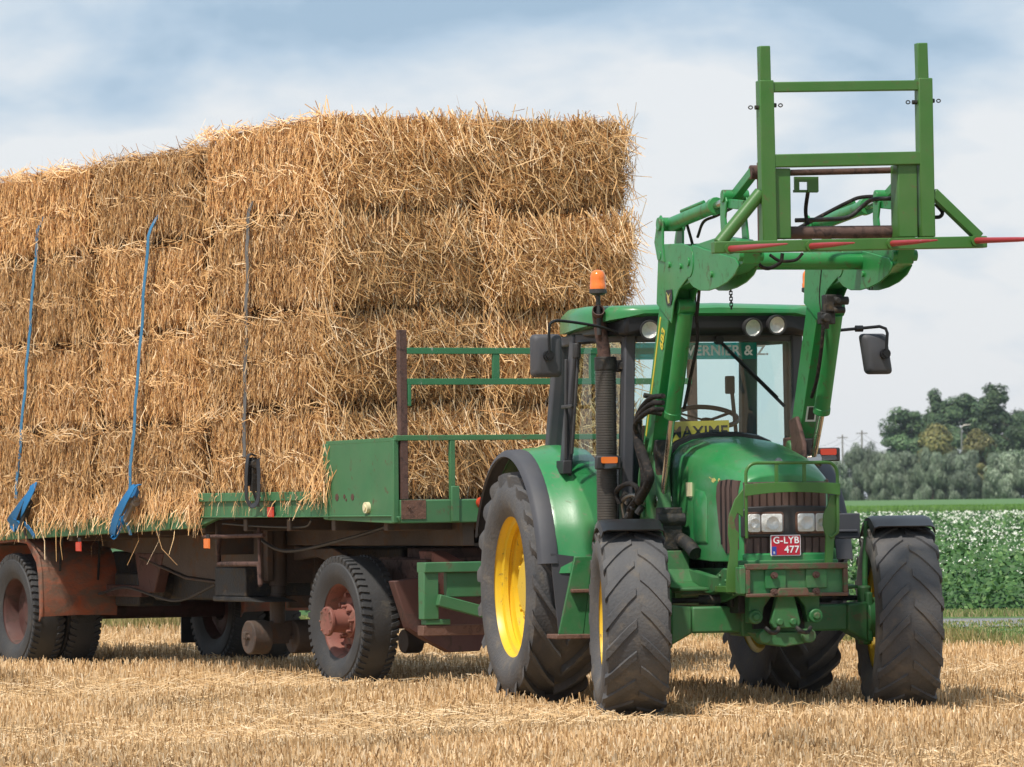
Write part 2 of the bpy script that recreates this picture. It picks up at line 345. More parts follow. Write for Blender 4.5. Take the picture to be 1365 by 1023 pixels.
# ------------------------------------------------------------------ wheels
def tyre_mesh(r, w, rim_r, nl, lug, span, dirn, lugw, side, bulge=1.0, over=0.0, camber=0.02, lug_in=0.015):
    """tyre about the local X axis; side = outward direction along X"""
    mb = MB(); rc = r - lug; hw = w / 2
    Rc = lambda l: rc - camber * (abs(l) / hw) ** 2.2
    prof = [(rim_r - 0.012, -hw * 0.80), (rim_r + 0.03, -hw * 0.93), (rim_r + (rc - rim_r) * 0.40, -hw * 1.04 * bulge), (rim_r + (rc - rim_r) * 0.72, -hw * 1.0 * bulge), (Rc(hw) - 0.035, -hw * 0.965)]
    prof += [(Rc(l * hw), l * hw) for l in (-0.9, -0.65, -0.35, 0, 0.35, 0.65, 0.9)]
    prof += [(a, -b) for a, b in reversed(prof[:5])]
    mb.lathe(prof, (0, 0, 0), (1, 0, 0), 64, up=(0, -1, 0))
    def P(th, l, rad): return Vector((l, -rad * math.cos(th), rad * math.sin(th)))
    for sd in (-1, 1):
        for k in range(nl):
            t0 = 2 * math.pi * (k + (0.5 if sd > 0 else 0)) / nl
            rings = []
            for u in (0.0, 0.25, 0.5, 0.75, 0.93, 1.0, 1.12):
                l = sd * (lug_in + min(u, 1.0) * (hw * 1.005 - lug_in)); th = t0 + dirn * span * min(u, 1.05) ** 1.15
                drop = max(0, u - 0.97) * (0.5 + over)
                ww = lugw * (0.72 + 0.28 * min(u, 1)) / r / 2
                rt = Rc(l) + lug - drop * 0.35; rb = Rc(l) - 0.02 - drop
                lb = l - sd * 0.02 if u > 0.95 else l
                rings.append([P(th - ww * 1.25, lb, rb), P(th - ww * 0.8, l, rt), P(th + ww * 0.8, l, rt), P(th + ww * 1.25, lb, rb)])
            mb.loft(rings)
    return mb
def bolts(mb, n, rad, x, r, h, side):
    for k in range(n):
        t = 2 * math.pi * k / n; c = Vector((x, -rad * math.cos(t), rad * math.sin(t)))
        mb.tube([c, c + Vector((side * h, 0, 0))], r, 6)
    return mb
def ag_wheel(parent, loc, rz, r, w, rim_r, side, nl, lug, span, dirn, lugw, rm, deep, lug_in=0.015):
    n = node('front_wheel' if r < 0.7 else 'rear_wheel', parent, loc, rz)
    tyre_mesh(r, w, rim_r, nl, lug, span, dirn, lugw, side, lug_in=lug_in).build('tyre', rm, n, smooth=38)
    h = w * 0.40; mb = MB()
    prof = [(rim_r + 0.012, h - 0.015), (rim_r + 0.016, h), (rim_r, h + 0.004), (rim_r - 0.012, h - 0.02), (rim_r - 0.018, h - 0.05), (rim_r - 0.046, h - 0.060), (rim_r - 0.050, h * 0.52), (rim_r - 0.030, h * 0.46), (rim_r - 0.030, h * 0.38), (rim_r - 0.066, h * 0.32), (rim_r - 0.072, h * 0.06), (rim_r - 0.05, -h * 0.10), (rim_r - 0.07, -h * 0.2 + 0.01), (rim_r - 0.08, deep), (rim_r * 0.62, deep + 0.015), (rim_r * 0.52, deep + 0.06), (rim_r * 0.36, deep + 0.065), (rim_r * 0.34, deep + 0.10), (0.0, deep + 0.10)]
    mb.lathe([(a, b * side) for a, b in prof], (0, 0, 0), (1, 0, 0), 56)
    mb.lathe([(rim_r + 0.012, -side * h), (rim_r - 0.04, -side * (h - 0.03)), (rim_r - 0.05, -side * h * 0.3), (rim_r - 0.05, side * deep)], (0, 0, 0), (1, 0, 0), 56)
    bolts(mb, 10, rim_r * 0.44, side * (deep + 0.06), 0.014, 0.03, side)
    bolts(mb, 16, rim_r - 0.075, side * (deep + 0.012), 0.012, 0.02, side)
    mb.build('rim', 'yellow', n, smooth=35)
    return n

# ================================================================== TRACTOR
tractor = empty('tractor', (TRX, TRY, 0), R(TRA), 'green tractor with raised front loader and yellow wheel rims standing on stubble', 'tractor')
FW, RW = 0.904, 0.866; WB = 2.403
for sd in (-1, 1):
    ag_wheel(tractor, (sd * FW, 0, 0.575), R(-10), 0.594, 0.4165, 0.345, sd, 18, 0.014, 0.36, -1, 0.085, 'rubber', 0.0)
    ag_wheel(tractor, (sd * RW, WB, 0.770), 0, 0.789, 0.470, 0.490, sd, 19, 0.052, 0.40, 1, 0.064, 'rubber', 0.0)
# front axle, pivot bracket, steering
mb = MB()
def beam(x0, x1, z0, z1, h0, h1):
    mb.hexa([(x0, -0.11, z0 - h0), (x0, 0.09, z0 - h0), (x1, 0.09, z1 - h1), (x1, -0.11, z1 - h1)], [(x0, -0.11, z0 + h0), (x0, 0.09, z0 + h0), (x1, 0.09, z1 + h1), (x1, -0.11, z1 + h1)])
for sd in (-1, 1):
    beam(sd * 0.18, sd * 0.52, 0.58, 0.58, 0.085, 0.085); beam(sd * 0.52, sd * 0.66, 0.58, 0.55, 0.085, 0.13)
    mb.box(*sorted((sd * 0.655, sd * 0.70)), -0.10, 0.11, 0.42, 0.74)
    mb.tube([(sd * 0.67, 0, 0.40), (sd * 0.67, 0, 0.78)], 0.045, 16)
    mb.tube([(sd * 0.66, 0, 0.575), (sd * 0.80, 0, 0.575)], 0.13, 20)
mb.box(-0.2, 0.2, -0.13, 0.16, 0.47, 0.66)
mb.build('front_axle', 'green_low', tractor, bevel=0.014)
mb = MB()
yb = -0.42
out_ = [(-0.235, 0.90), (0.235, 0.90), (0.245, 0.60), (0.19, 0.50), (0.12, 0.43), (-0.12, 0.43), (-0.20, 0.50), (-0.245, 0.60)]
hole = [(-0.15, 0.585), (0.15, 0.585), (0.13, 0.66), (0.06, 0.76), (-0.06, 0.76), (-0.13, 0.66)]
mb.prism([(-0.235, yb, 0.84), (0.235, yb, 0.84), (0.235, yb, 0.76), (-0.235, yb, 0.76)], (0, 0.10, 0))
for sd in (-1, 1):
    mb.prism([(sd * 0.235, yb, 0.76), (sd * 0.06, yb, 0.76), (sd * 0.135, yb, 0.66), (sd * 0.155, yb, 0.56), (sd * 0.235, yb, 0.56)], (0, 0.10, 0))
    mb.disc((sd * 0.20, yb - 0.012, 0.60), (0, 1, 0), 0.046, 0.05, 18)
    mb.disc((sd * 0.20, yb - 0.045, 0.60), (0, 1, 0), 0.024, 0.03, 12)
    mb.disc((sd * 0.145, yb - 0.02, 0.475), (0, 1, 0), 0.045, 0.09, 18)
mb.prism([(-0.20, yb + 0.0, 0.50), (0.20, yb, 0.50), (0.13, yb, 0.425), (0.0, yb, 0.405), (-0.13, yb, 0.425)], (0, 0.18, 0))
mb.prism([(-0.05, yb - 0.03, 0.76), (0.05, yb - 0.03, 0.76), (0.10, yb - 0.03, 0.56), (0.08, yb - 0.03, 0.525), (-0.08, yb - 0.03, 0.525), (-0.10, yb - 0.03, 0.56)], (0, 0.06, 0))
for sd in (-1, 1): mb.disc((sd * 0.045, yb - 0.035, 0.565), (0, 1, 0), 0.024, 0.04, 12)
mb.build('hitch_bracket', 'green_low', tractor, bevel=0.008)
mb = MB()
mb.box(-0.17, 0.17, yb + 0.12, yb + 0.15, 0.52, 0.80); mb.build('hitch_plate', 'dark', tractor); mb = MB()
for sd in (-1, 1):
    mb.tube(bez([(sd * 0.15, yb - 0.07, 0.53), (sd * 0.12, yb - 0.10, 0.50), (sd * 0.08, yb - 0.09, 0.505), (sd * 0.06, yb - 0.06, 0.53)], 6), 0.014, 8)
    mb.build('hitch_link', 'dark', tractor); mb = MB(); mb.tube([(sd * 0.22, -0.06, 0.71), (sd * 0.44, 0.012, 0.705), (sd * 0.4401, 0.012, 0.705), (sd * 0.64, 0.08, 0.70)], [0.032, 0.032, 0.018, 0.018], 12)
    mb.build('steering_cylinder', 'dark', tractor); mb = MB()
# chassis, engine, gearbox
mb = MB()
for sd in (-1, 1):
    mb.prism([(sd * 0.27, -0.60, 0.78), (sd * 0.27, -0.60, 0.90), (sd * 0.29, -0.2, 0.91), (sd * 0.30, 1.0, 0.90), (sd * 0.30, 1.0, 0.66), (sd * 0.29, 0.1, 0.66), (sd * 0.28, -0.15, 0.70)], (sd * 0.03, 0, 0))
    for yy, zz in ((-0.30, 0.86), (-0.22, 0.78), (-0.36, 0.80), (0.05, 0.84), (0.15, 0.74)): mb.tube([(sd * 0.29, yy, zz), (sd * 0.325, yy, zz)], 0.016, 6)
mb.box(-0.33, 0.33, -0.52, -0.40, 0.80, 0.96)
mb.build('chassis_rail', 'green_low', tractor, bevel=0.01)
mb = MB()
mb.box(-0.27, 0.27, -0.30, 0.9, 0.62, 0.98); mb.box(-0.22, 0.22, 0.2, 1.1, 0.50, 0.7); mb.box(-0.24, 0.24, 0.9, 2.5, 0.55, 1.0)
mb.tube([(-0.78, WB, 0.77), (0.78, WB, 0.77)], 0.14, 18); mb.box(-0.3, 0.3, 2.2, 2.75, 0.5, 1.05)
for k in range(5): mb.box(-0.285, -0.27, -0.2 + k * 0.2, -0.1 + k * 0.2, 0.66, 0.94)
mb.build('engine_block', 'dark', tractor, bevel=0.012)
# hood
def ring(y, w, zb, zs, zt, n=9, e=2.6):
    pts = [(-w, y, zb), (-w, y, zs)]
    for i in range(1, n):
        a = math.pi - math.pi * i / n
        c, s_ = math.cos(a), math.sin(a)
        pts.append((math.copysign(abs(c) ** (2 / e), c) * w, y, zs + (zt - zs) * s_ ** (2 / e)))
    pts += [(w, y, zs), (w, y, zb)]
    return [Vector(p) for p in pts]
H = [(0.86, 0.375, 0.98, 1.56, 1.762), (0.55, 0.375, 0.97, 1.53, 1.745), (0.25, 0.368, 0.96, 1.49, 1.712), (0.0, 0.358, 0.95, 1.455, 1.668), (-0.2, 0.345, 0.95, 1.42, 1.625), (-0.34, 0.325, 0.95, 1.40, 1.580), (-0.42, 0.302, 0.95, 1.395, 1.54), (-0.455, 0.272, 0.96, 1.39, 1.50)]
hood = MB().loft([ring(*h) for h in H]).build('hood', 'green', tractor, bevel=0.006, smooth=40)
def hw_at(y):
    hs = sorted((h[0], h[1]) for h in H); ys = [a for a, b in hs]; return float(np.interp(y, ys, [b for a, b in hs]))
# side air grilles set in the hood flanks and the ribbed recess panel
for sd in (-1, 1):
    def onh(y, z, o): return Vector((sd * (hw_at(y) - (0.02 if z > 1.45 else 0) * (z - 1.45) / 0.05 + o), y, z))
    ol = [(-0.425, 1.03), (-0.36, 1.0), (-0.27, 1.005), (-0.21, 1.06), (-0.16, 1.18), (-0.125, 1.32), (-0.13, 1.42), (-0.18, 1.47), (-0.30, 1.475), (-0.42, 1.465)]
    yc = [-0.425 + 0.30 * i / 16 for i in range(17)]; lo = [(-0.425, 1.03), (-0.36, 1.0), (-0.27, 1.005), (-0.21, 1.06), (-0.16, 1.18), (-0.125, 1.34)]; hi = [(-0.425, 1.465), (-0.30, 1.475), (-0.18, 1.468), (-0.135, 1.43), (-0.125, 1.36)]
    ip = lambda L_, y: float(np.interp(y, [a for a, b in L_], [b for a, b in L_]))
    rings = []
    for y in yc: z0, z1 = ip(lo, y), ip(hi, y); rings.append([onh(y, z0, -0.012), onh(y, z0, 0.005), onh(y, z0 + (z1 - z0) * 0.5, 0.006), onh(y, z0 + (z1 - z0) * 0.88, 0.007), onh(y, z1, 0.008), onh(y, z1, -0.012)])
    sg_ = MB().loft(rings).build('side_grille', 'grille', hood)
    for yy, za, zb in ((-0.355, 1.005, 1.472), (-0.285, 1.005, 1.474), (-0.215, 1.06, 1.466)):
        mb = MB(); mb.loft([[onh(yy - 0.008, z, 0.001) for z in (za, 1.42, zb)] + [onh(yy + 0.008, z, 0.001) for z in (zb, 1.42, za)], [onh(yy - 0.008, z, 0.0105) for z in (za, 1.42, zb)] + [onh(yy + 0.008, z, 0.0105) for z in (zb, 1.42, za)]]); mb.build('groove_shade_bar', 'gloss_black', sg_)  # thin black bars drawn for the shaded grooves between slats
    mb = MB()
    wa = 0.36
    mb.loft([[Vector((sd * (hw_at(y) + 0.001), y, z)) for y, z in ((0.05, 1.06), (0.30, 1.06), (0.33, 1.12), (0.33, 1.36), (0.28, 1.42), (0.10, 1.40), (0.05, 1.34))], [Vector((sd * (hw_at(y) + 0.012), y, z)) for y, z in ((0.07, 1.08), (0.28, 1.08), (0.31, 1.13), (0.31, 1.34), (0.27, 1.40), (0.11, 1.38), (0.07, 1.33))]])
    mb.build('flank_panel', 'green', hood, bevel=0.004)
mb = MB(); xs = sorted((-0.366, -0.379))
mb.box(-0.384, -0.366, 0.36, 0.46, 1.37, 1.46)
mb.build('sticker', 'cream', hood)
def flake(pts):
    MB().loft([[Vector((-hw_at(y) + max(0, z - 1.42) * 0.12 + o, y, z)) for y, z in pts] for o in (0.006, -0.003)]).build('worn_decal', 'decal', hood)
flake(((0.10, 1.462), (0.05, 1.452), (0.0, 1.465), (-0.06, 1.455), (-0.10, 1.470), (-0.06, 1.486), (-0.02, 1.480), (0.03, 1.494), (0.08, 1.484)))
flake(((0.62, 1.495), (0.50, 1.480), (0.36, 1.490), (0.30, 1.510), (0.42, 1.520), (0.58, 1.525)))
flake(((-0.135, 1.465), (-0.155, 1.462), (-0.165, 1.475), (-0.145, 1.482)))
mb = MB(); c = Vector((0.0, -0.335, 1.583)); mb.lathe([(0.0, 0.022), (0.016, 0.021), (0.022, 0.012), (0.03, 0.0), (0.03, -0.02)], c, (0, -0.55, 0.83), 20)
mb.build('badge', 'steel', hood)
mb = MB(); mb.loft([ring(0.90, 0.405, 0.90, 1.58, 1.795), ring(0.86, 0.395, 0.90, 1.575, 1.785)]); mb.build('hood_seal', 'gloss_black', tractor)
# front grille with lamps and plate
gr = MB(); yg = -0.475
gr.box(-0.272, 0.272, yg + 0.012, yg + 0.05, 1.0, 1.455)
for k in range(11):
    x0 = -0.268 + k * 0.0488
    gr.box(x0 + 0.006, x0 + 0.043, yg, yg + 0.02, 1.29, 1.45)
    if k != 99: gr.box(x0 + 0.006, x0 + 0.043, yg, yg + 0.02, 1.00, 1.10)
grille = gr.build('front_grille', 'grille', tractor, bevel=0.003)
mb = MB(); mb.prism([(-0.292, yg - 0.012, 1.105), (0.292, yg - 0.012, 1.105), (0.292, yg - 0.012, 1.275), (0.26, yg - 0.012, 1.298), (0.0, yg - 0.012, 1.305), (-0.26, yg - 0.012, 1.298), (-0.292, yg - 0.012, 1.275)], (0, 0.05, 0))
mb.build('lamp_panel', 'black', grille, bevel=0.008)
def rrect(x0, x1, z0, z1, y, r, n=4):
    pts = []
    for cx, cz, a in ((x1 - r, z1 - r, 0), (x0 + r, z1 - r, 90), (x0 + r, z0 + r, 180), (x1 - r, z0 + r, 270)):
        for i in range(n + 1):
            t = R(a + 90 * i / n); pts.append(Vector((cx + r * math.cos(t), y, cz + r * math.sin(t))))
    return pts
for (x0, x1, xm) in ((-0.272, -0.02, -0.175), (0.058, 0.272, 0.185)):
    rf = MB(); y = yg - 0.022
    rf.loft([rrect(x0, x1, 1.125, 1.265, y, 0.022), rrect(x0, x1, 1.125, 1.265, y + 0.012, 0.022)])
    hl = rf.build('headlight', 'rust', grille, bevel=0.003)
    for (a, b) in ((x0 + 0.012, xm - 0.004), (xm + 0.004, x1 - 0.012)):
        MB().loft([rrect(a, b, 1.138, 1.252, y - 0.008, 0.014), rrect(a, b, 1.138, 1.252, y - 0.001, 0.014)]).build('lens', 'reflector', hl, bevel=0.003)
        mb = MB(); mb.lathe([(0.0, 0.0), (0.02, 0.004), (min(0.042, (b - a) * 0.38), 0.018)], ((a + b) / 2, y - 0.009, 1.195), (0, -1, 0), 20); mb.build('reflector_bowl', 'reflector', hl)
        MB().loft([rrect(a, b, 1.138, 1.252, y - 0.034, 0.014), rrect(a, b, 1.138, 1.252, y - 0.030, 0.014)]).build('lamp_glass', 'lampglass', hl)
mb = MB(); mb.loft([rrect(-0.115, 0.085, 0.985, 1.118, yg - 0.034, 0.008), rrect(-0.115, 0.085, 0.985, 1.118, yg - 0.028, 0.008)])
pl = mb.build('licence_plate', 'white', grille)
MB().loft([rrect(-0.109, 0.079, 0.991, 1.112, yg - 0.0375, 0.006), rrect(-0.109, 0.079, 0.991, 1.112, yg - 0.0335, 0.006)]).build('plate_field', 'platered', pl)
MB().box(-0.108, -0.078, yg - 0.0400, yg - 0.0370, 0.992, 1.045).build('plate_band', 'plateblue', pl)
for body, cx, cz, sz in (('G-LYB', -0.013, 1.083, 0.060), ('477', 0.024, 1.024, 0.062)):
    text('plate_text', body, sz, 'white', pl, facing((cx, yg - 0.0380, cz), (0, -1, 0)), 0.002, 1.08, 0.0010)
text('plate_text', 'B', 0.022, 'white', pl, facing((-0.093, yg - 0.0405, 1.005), (0, -1, 0)), 0.001)
MB().box(-0.285, 0.285, yg - 0.015, yg + 0.05, 0.945, 1.003).build('lower_bar', 'green', tractor, bevel=0.012)
# bull guard around the lamps
yq = -0.62
mb = MB(); TL, TR = T(995, 690, y=yq), T(1117, 690, y=yq); tz = T(1050, 617, y=yq).z; xl, xr = TL.x, TR.x
mb.tube([(xl, yq, 1.10)] + [(xl, yq, tz - 0.09)] + arc((xl + 0.07, tz - 0.07), 0.07, 180, 90, 6, lambda c, r, a: (c[0] + r * math.cos(R(a)), yq, c[1] + r * math.sin(R(a)))) + arc((xr - 0.07, tz - 0.07), 0.07, 90, 0, 6, lambda c, r, a: (c[0] + r * math.cos(R(a)), yq, c[1] + r * math.sin(R(a)))) + [(xr, yq, tz - 0.09), (xr, yq, 1.19)] + [(xr - 0.005, yq, 1.13), (xr - 0.04, yq + 0.01, 1.10), (xr - 0.075, yq + 0.03, 1.13)], 0.011, 10)
for px in (1035, 1072):
    x = T(px, 635, y=yq).x; mb.box(x - 0.012, x + 0.012, yq - 0.006, yq + 0.006, 1.41, tz)
zt_, zb_ = T(1050, 645, y=yq).z, T(1050, 658, y=yq).z
cx = (xl + xr) / 2
NB_ = 24; rings = []
for i in range(NB_ + 1):
    xa = xl - 0.012 + (xr - xl + 0.024) * i / NB_
    f = lambda x: zb_ + 0.008 - 0.022 * ((x - cx) / (xr - cx)) ** 2
    g = lambda x: zt_ + 0.010 * (1 - ((x - cx) / (xr - cx)) ** 2)
    rings.append([Vector((xa, yq - 0.02, f(xa))), Vector((xa, yq, f(xa))), Vector((xa, yq, g(xa))), Vector((xa, yq - 0.02, g(xa)))])
mb.loft(rings)
for pl_ in (((991, 652), (980, 666), (972, 688), (971, 712), (974, 732), (970, 760), (968, 784), (982, 784), (984, 752), (984, 722), (986, 712), (981, 706), (979, 694), (983, 684), (991, 690)), ((1107, 660), (1119, 660), (1117, 692), (1112, 722), (1110, 754), (1100, 754), (1101, 715), (1097, 700), (1098, 686), (1104, 672))):
    mb.prism([T(px, py, y=yq + 0.012) for px, py in pl_], (0, 0.018, 0))
mb.prism([T(px, py, y=yq + 0.012) for px, py in ((968, 782), (984, 782), (984, 790), (968, 790))], (0, 0.25, 0))
mb.build('lamp_guard', 'fork', tractor, bevel=0.003)
# weight bracket
mb = MB(); a, b = T(994, 752, y=-0.76), T(1131, 790, y=-0.76); x0, x1, z1, z0 = a.x, b.x, a.z, b.z - 0.02
yw = -0.76
mb.box(x0 + 0.01, x1 - 0.01, yw + 0.035, yw + 0.06, z0 + 0.01, z1 - 0.01)
for k in (0.30, 0.70):
    xx = x0 + (x1 - x0) * k; mb.box(xx - 0.07, xx + 0.07, yw + 0.02, yw + 0.036, z0 + 0.05, z1 - 0.035)
mb.box(x0 - 0.04, x0, yw + 0.0, yw + 0.10, z0 + 0.02, z1 - 0.02); mb.box(x0, x0 + 0.03, yw + 0.061, -0.45, z0 + 0.01, z1 - 0.01); mb.box(x1 - 0.03, x1, yw + 0.061, -0.45, z0 + 0.01, z1 - 0.01)
wbk = mb.build('weight_bracket', 'green_low', tractor, bevel=0.006)
mb = MB(); mb.box(x0, x1, yw, yw + 0.034, z1 - 0.038, z1); mb.box(x0, x1, yw, yw + 0.034, z0, z0 + 0.022); mb.box(x0, x0 + 0.03, yw + 0.001, yw + 0.033, z0 + 0.022, z1 - 0.038); mb.box(x1 - 0.03, x1, yw + 0.001, yw + 0.033, z0 + 0.022, z1 - 0.038)
mb.prism([(x0 + 0.19, yw - 0.012, z0 + 0.005), (x0 + 0.42, yw - 0.012, z0 + 0.005), (x0 + 0.40, yw - 0.012, z0 + 0.055), (x0 + 0.22, yw - 0.012, z0 + 0.055)], (0, 0.04, 0))
mb.build('bracket_frame', 'bracket', wbk, bevel=0.005)
mb = MB()
for k in (0.28, 0.69):
    for zz in (z1 - 0.075, z0 + 0.03):
        mb.disc((x0 + (x1 - x0) * k, yw + 0.012, zz), (0, 1, 0), 0.022, 0.03, 12); mb.disc((x0 + (x1 - x0) * k, yw - 0.006, zz), (0, 1, 0), 0.012, 0.03, 6)
mb.build_split('bolt', 'rust_dark', wbk)
# right-hand battery box and steps
mb = MB(); a, b = T(1096, 685, y=0.5), T(1147, 718, y=0.5); mb.box(a.x, b.x, 0.5, 1.3, b.z, a.z); mb.box(a.x + 0.02, b.x - 0.02, 0.485, 0.5, b.z + 0.04, b.z + 0.06); mb.build('battery_box', 'grey_plastic', tractor, bevel=0.015)
mb = MB(); mb.tube([(a.x + 0.02, 0.55, a.z - 0.01), (a.x + 0.02, 0.55, a.z + 0.035), (a.x + 0.12, 0.55, a.z + 0.035), (a.x + 0.15, 0.55, a.z - 0.01)], 0.009, 8); mb.build('box_handle', 'black', tractor)
# front mudguards
for sd in (-1, 1):
    fn = node('front_fender', tractor, (sd * FW, 0, 0.575), R(-10))
    mb = MB(); rings = []
    for i in range(15):
        a = R(64 + 62 * i / 14); rr = 0.655
        ext = 0.0 if i else 0.02
        rings.append([Vector((x, -rr2 * math.cos(a) - ext, rr2 * math.sin(a))) for x, rr2 in ((-0.205, rr - 0.055), (-0.195, rr - 0.012), (-0.165, rr), (0.165, rr), (0.195, rr - 0.012), (0.205, rr - 0.055))])
    mb.sheet(rings, 0.008); mb.build('fender_shell', 'gloss_black', fn, smooth=40)
    mb = MB(); mb.tube([(-sd * 0.20, 0.0, 0.62), (-sd * 0.215, 0.0, 0.35), (-sd * 0.22, 0, 0.10)], 0.018, 8); mb.box(-0.15, 0.15, -0.02, 0.02, 0.622, 0.645); mb.build('fender_stay', 'green_low', fn)
# rear mudguards
for sd in (-1, 1):
    mb = MB(); rings = []
    for i in range(29):
        a = R(6 + 150 * i / 28); rr = 0.93 - 0.02 * (i < 3)
        def q(x, dr): return Vector((sd * x, WB - (rr + dr) * math.cos(a), 0.775 + (rr + dr) * math.sin(a)))
        rings.append([q(0.985, -0.012), q(0.95, 0.004), q(0.84, 0.012), q(0.82, 0.024), q(0.72, 0.026), q(0.66, 0.02), q(0.56, 0.0), q(0.52, -0.04)])
    if sd > 0: rings = rings[::-1]
    mb.sheet(rings, 0.012)
    rf = mb.build('rear_fender', 'green', tractor, smooth=40)
    mb = MB(); rings = []
    for i in range(29):
        a = R(10 + 148 * i / 28); rr = 0.925
        def q(x, dr): return Vector((sd * x, WB - (rr + dr) * math.cos(a), 0.775 + (rr + dr) * math.sin(a)))
        rings.append([q(1.10, -0.045), q(1.088, -0.012), q(1.07, 0.0), q(0.985, 0.004), q(0.97, 0.0)])
    if sd > 0: rings = rings[::-1]
    mb.sheet(rings, 0.016); mb.build('fender_lip', 'grey_plastic', rf, smooth=40)
    # inner wall of the mudguard
    mb = MB(); pts = [Vector((sd * 0.53, WB - 0.90 * math.cos(R(6 + 150 * i / 20)), 0.775 + 0.90 * math.sin(R(6 + 150 * i / 20)))) for i in range(21)] + [Vector((sd * 0.53, WB + 0.4, 0.75)), Vector((sd * 0.53, WB - 0.6, 0.75))]
    mb.prism(pts, (sd * 0.02, 0, 0)); mb.build('fender_wall', 'dark', rf)
# step plates below the right-hand door
mb = MB()
ysp = 1.42
mb.prism([T(790, 742, y=ysp), T(766, 742, y=ysp), T(745, 846, y=ysp), T(778, 848, y=ysp)], (0, 0.03, 0)); mb.prism([T(790, 742, y=ysp), T(790, 850, y=ysp), T(778, 848, y=ysp)], (0.02, 0.25, 0))
mb.build('step_panel', 'green_low', tractor, bevel=0.006)
mb = MB(); a, b = T(737, 850, y=ysp), T(782, 848, y=ysp); mb.box(a.x, b.x, ysp - 0.10, ysp + 0.16, a.z - 0.01, a.z + 0.02); mb.build('step_tread', 'rust', tractor, bevel=0.005); mb = MB(); a, b = T(760, 788, y=ysp), T(788, 788, y=ysp); mb.box(a.x, b.x, ysp - 0.06, ysp, a.z - 0.012, a.z + 0.012); mb.build('step_tread', 'rust', tractor, bevel=0.005)
mb = MB(); mb.prism([T(734, 738, y=1.50), T(766, 742, y=1.50), T(754, 800, y=1.50), T(745, 842, y=1.50)], (0, 0.02, 0)); mb.build('mud_flap', 'grey_plastic', tractor)
# ------------------------------------------------------------------ cab
# corner posts of the glasshouse: front (A), middle (B), rear (C); x outward
ZB, ZT = 1.30, 2.46
PA = {sd: (Vector((sd * 0.60, 1.16, 0.98)), Vector((sd * 0.575, 1.10, ZT))) for sd in (-1, 1)}
PB = {sd: (Vector((sd * 0.80, 1.95, 1.55)), Vector((sd * 0.745, 1.80, ZT))) for sd in (-1, 1)}
PC = {sd: (Vector((sd * 0.70, 2.62, 1.55)), Vector((sd * 0.66, 2.45, ZT))) for sd in (-1, 1)}
mb = MB()
for sd in (-1, 1):
    mb.bar(PA[sd][0], PA[sd][1], 0.075, 0.09, side=(1, 0, 0)); mb.bar(PB[sd][0] + V3(0, 0, -0.1), PB[sd][1], 0.06, 0.10, side=(1, 0, 0)); mb.bar(PC[sd][0], PC[sd][1], 0.11, 0.10, side=(1, 0, 0))
    # door frame bars and sill
    mb.bar(PA[sd][1] + V3(0, 0.05, -0.03), PB[sd][1] + V3(0, -0.05, -0.03), 0.05, 0.07); mb.bar(PB[sd][1] + V3(0, 0.05, -0.03), PC[sd][1] + V3(0, -0.04, -0.03), 0.05, 0.07)
    mb.bar(PB[sd][0], PC[sd][0], 0.05, 0.06)
mb.bar(PA[-1][1] + V3(0.04, 0, -0.02), PA[1][1] + V3(-0.04, 0, -0.02), 0.06, 0.10); mb.bar(PC[-1][1] + V3(0.035, 0, 0.01), PC[1][1] + V3(-0.035, 0, 0.01), 0.06, 0.05)
mb.bar(PC[-1][0] + V3(0.035, 0, -0.0), PC[1][0] + V3(-0.035, 0, 0), 0.06, 0.10)
cab = mb.build('cab_frame', 'grey_plastic', tractor, bevel=0.012)
mb = MB()                                   # floor, dash wall and rear wall below the glass
mb.box(-0.58, 0.58, 1.12, 2.6, 0.98, 1.04); mb.box(-0.5, 0.5, 2.54, 2.60, 1.04, 1.55)
mb.hexa([(-0.52, 1.10, 1.02), (0.52, 1.10, 1.02), (0.52, 1.17, 1.02), (-0.52, 1.17, 1.02)], [(-0.40, 1.08, 1.62), (0.40, 1.08, 1.62), (0.40, 1.17, 1.62), (-0.40, 1.17, 1.62)])
for sd in (-1, 1): mb.box(*sorted((sd * 0.50, sd * 0.53)), 2.0, 2.54, 1.04, 1.60)
mb.build('cab_floor', 'black', cab)
# roof
def rring(y, w, zb, zt, r=0.07):
    pts = []
    for i in range(7):
        a = math.pi - math.pi / 2 * i / 6; pts.append(Vector((-w + r + r * math.cos(a), y, zt - r + r * math.sin(a) * 0.9)))
    pts.append(Vector((0, y, zt + 0.012)))
    for i in range(7):
        a = math.pi / 2 - math.pi / 2 * i / 6; pts.append(Vector((w - r + r * math.cos(a), y, zt - r + r * math.sin(a) * 0.9)))
    return [Vector((-w, y, zb))] + pts + [Vector((w, y, zb))]
roof = MB().loft([rring(0.91, 0.52, 2.575, 2.60, 0.02), rring(0.94, 0.62, 2.553, 2.617, 0.04), rring(1.05, 0.72, 2.535, 2.635, 0.06), rring(1.4, 0.83, 2.495, 2.645), rring(1.9, 0.80, 2.475, 2.645), rring(2.3, 0.72, 2.48, 2.63), rring(2.58, 0.62, 2.50, 2.60)]).build('roof', 'green', tractor, bevel=0.0, smooth=45)
mb = MB()
mb.loft([[Vector((sx * w, y, z)) for sx, z in ((-1, z0), (-1, z1), (1, z1), (1, z0))] for y, w, z0, z1 in ((0.935, 0.50, 2.46, 2.585), (0.97, 0.63, 2.43, 2.56), (1.25, 0.74, 2.43, 2.51), (1.9, 0.74, 2.44, 2.50), (2.5, 0.60, 2.45, 2.50))])
visor = mb.build('roof_visor', 'gloss_black', roof, bevel=0.02)
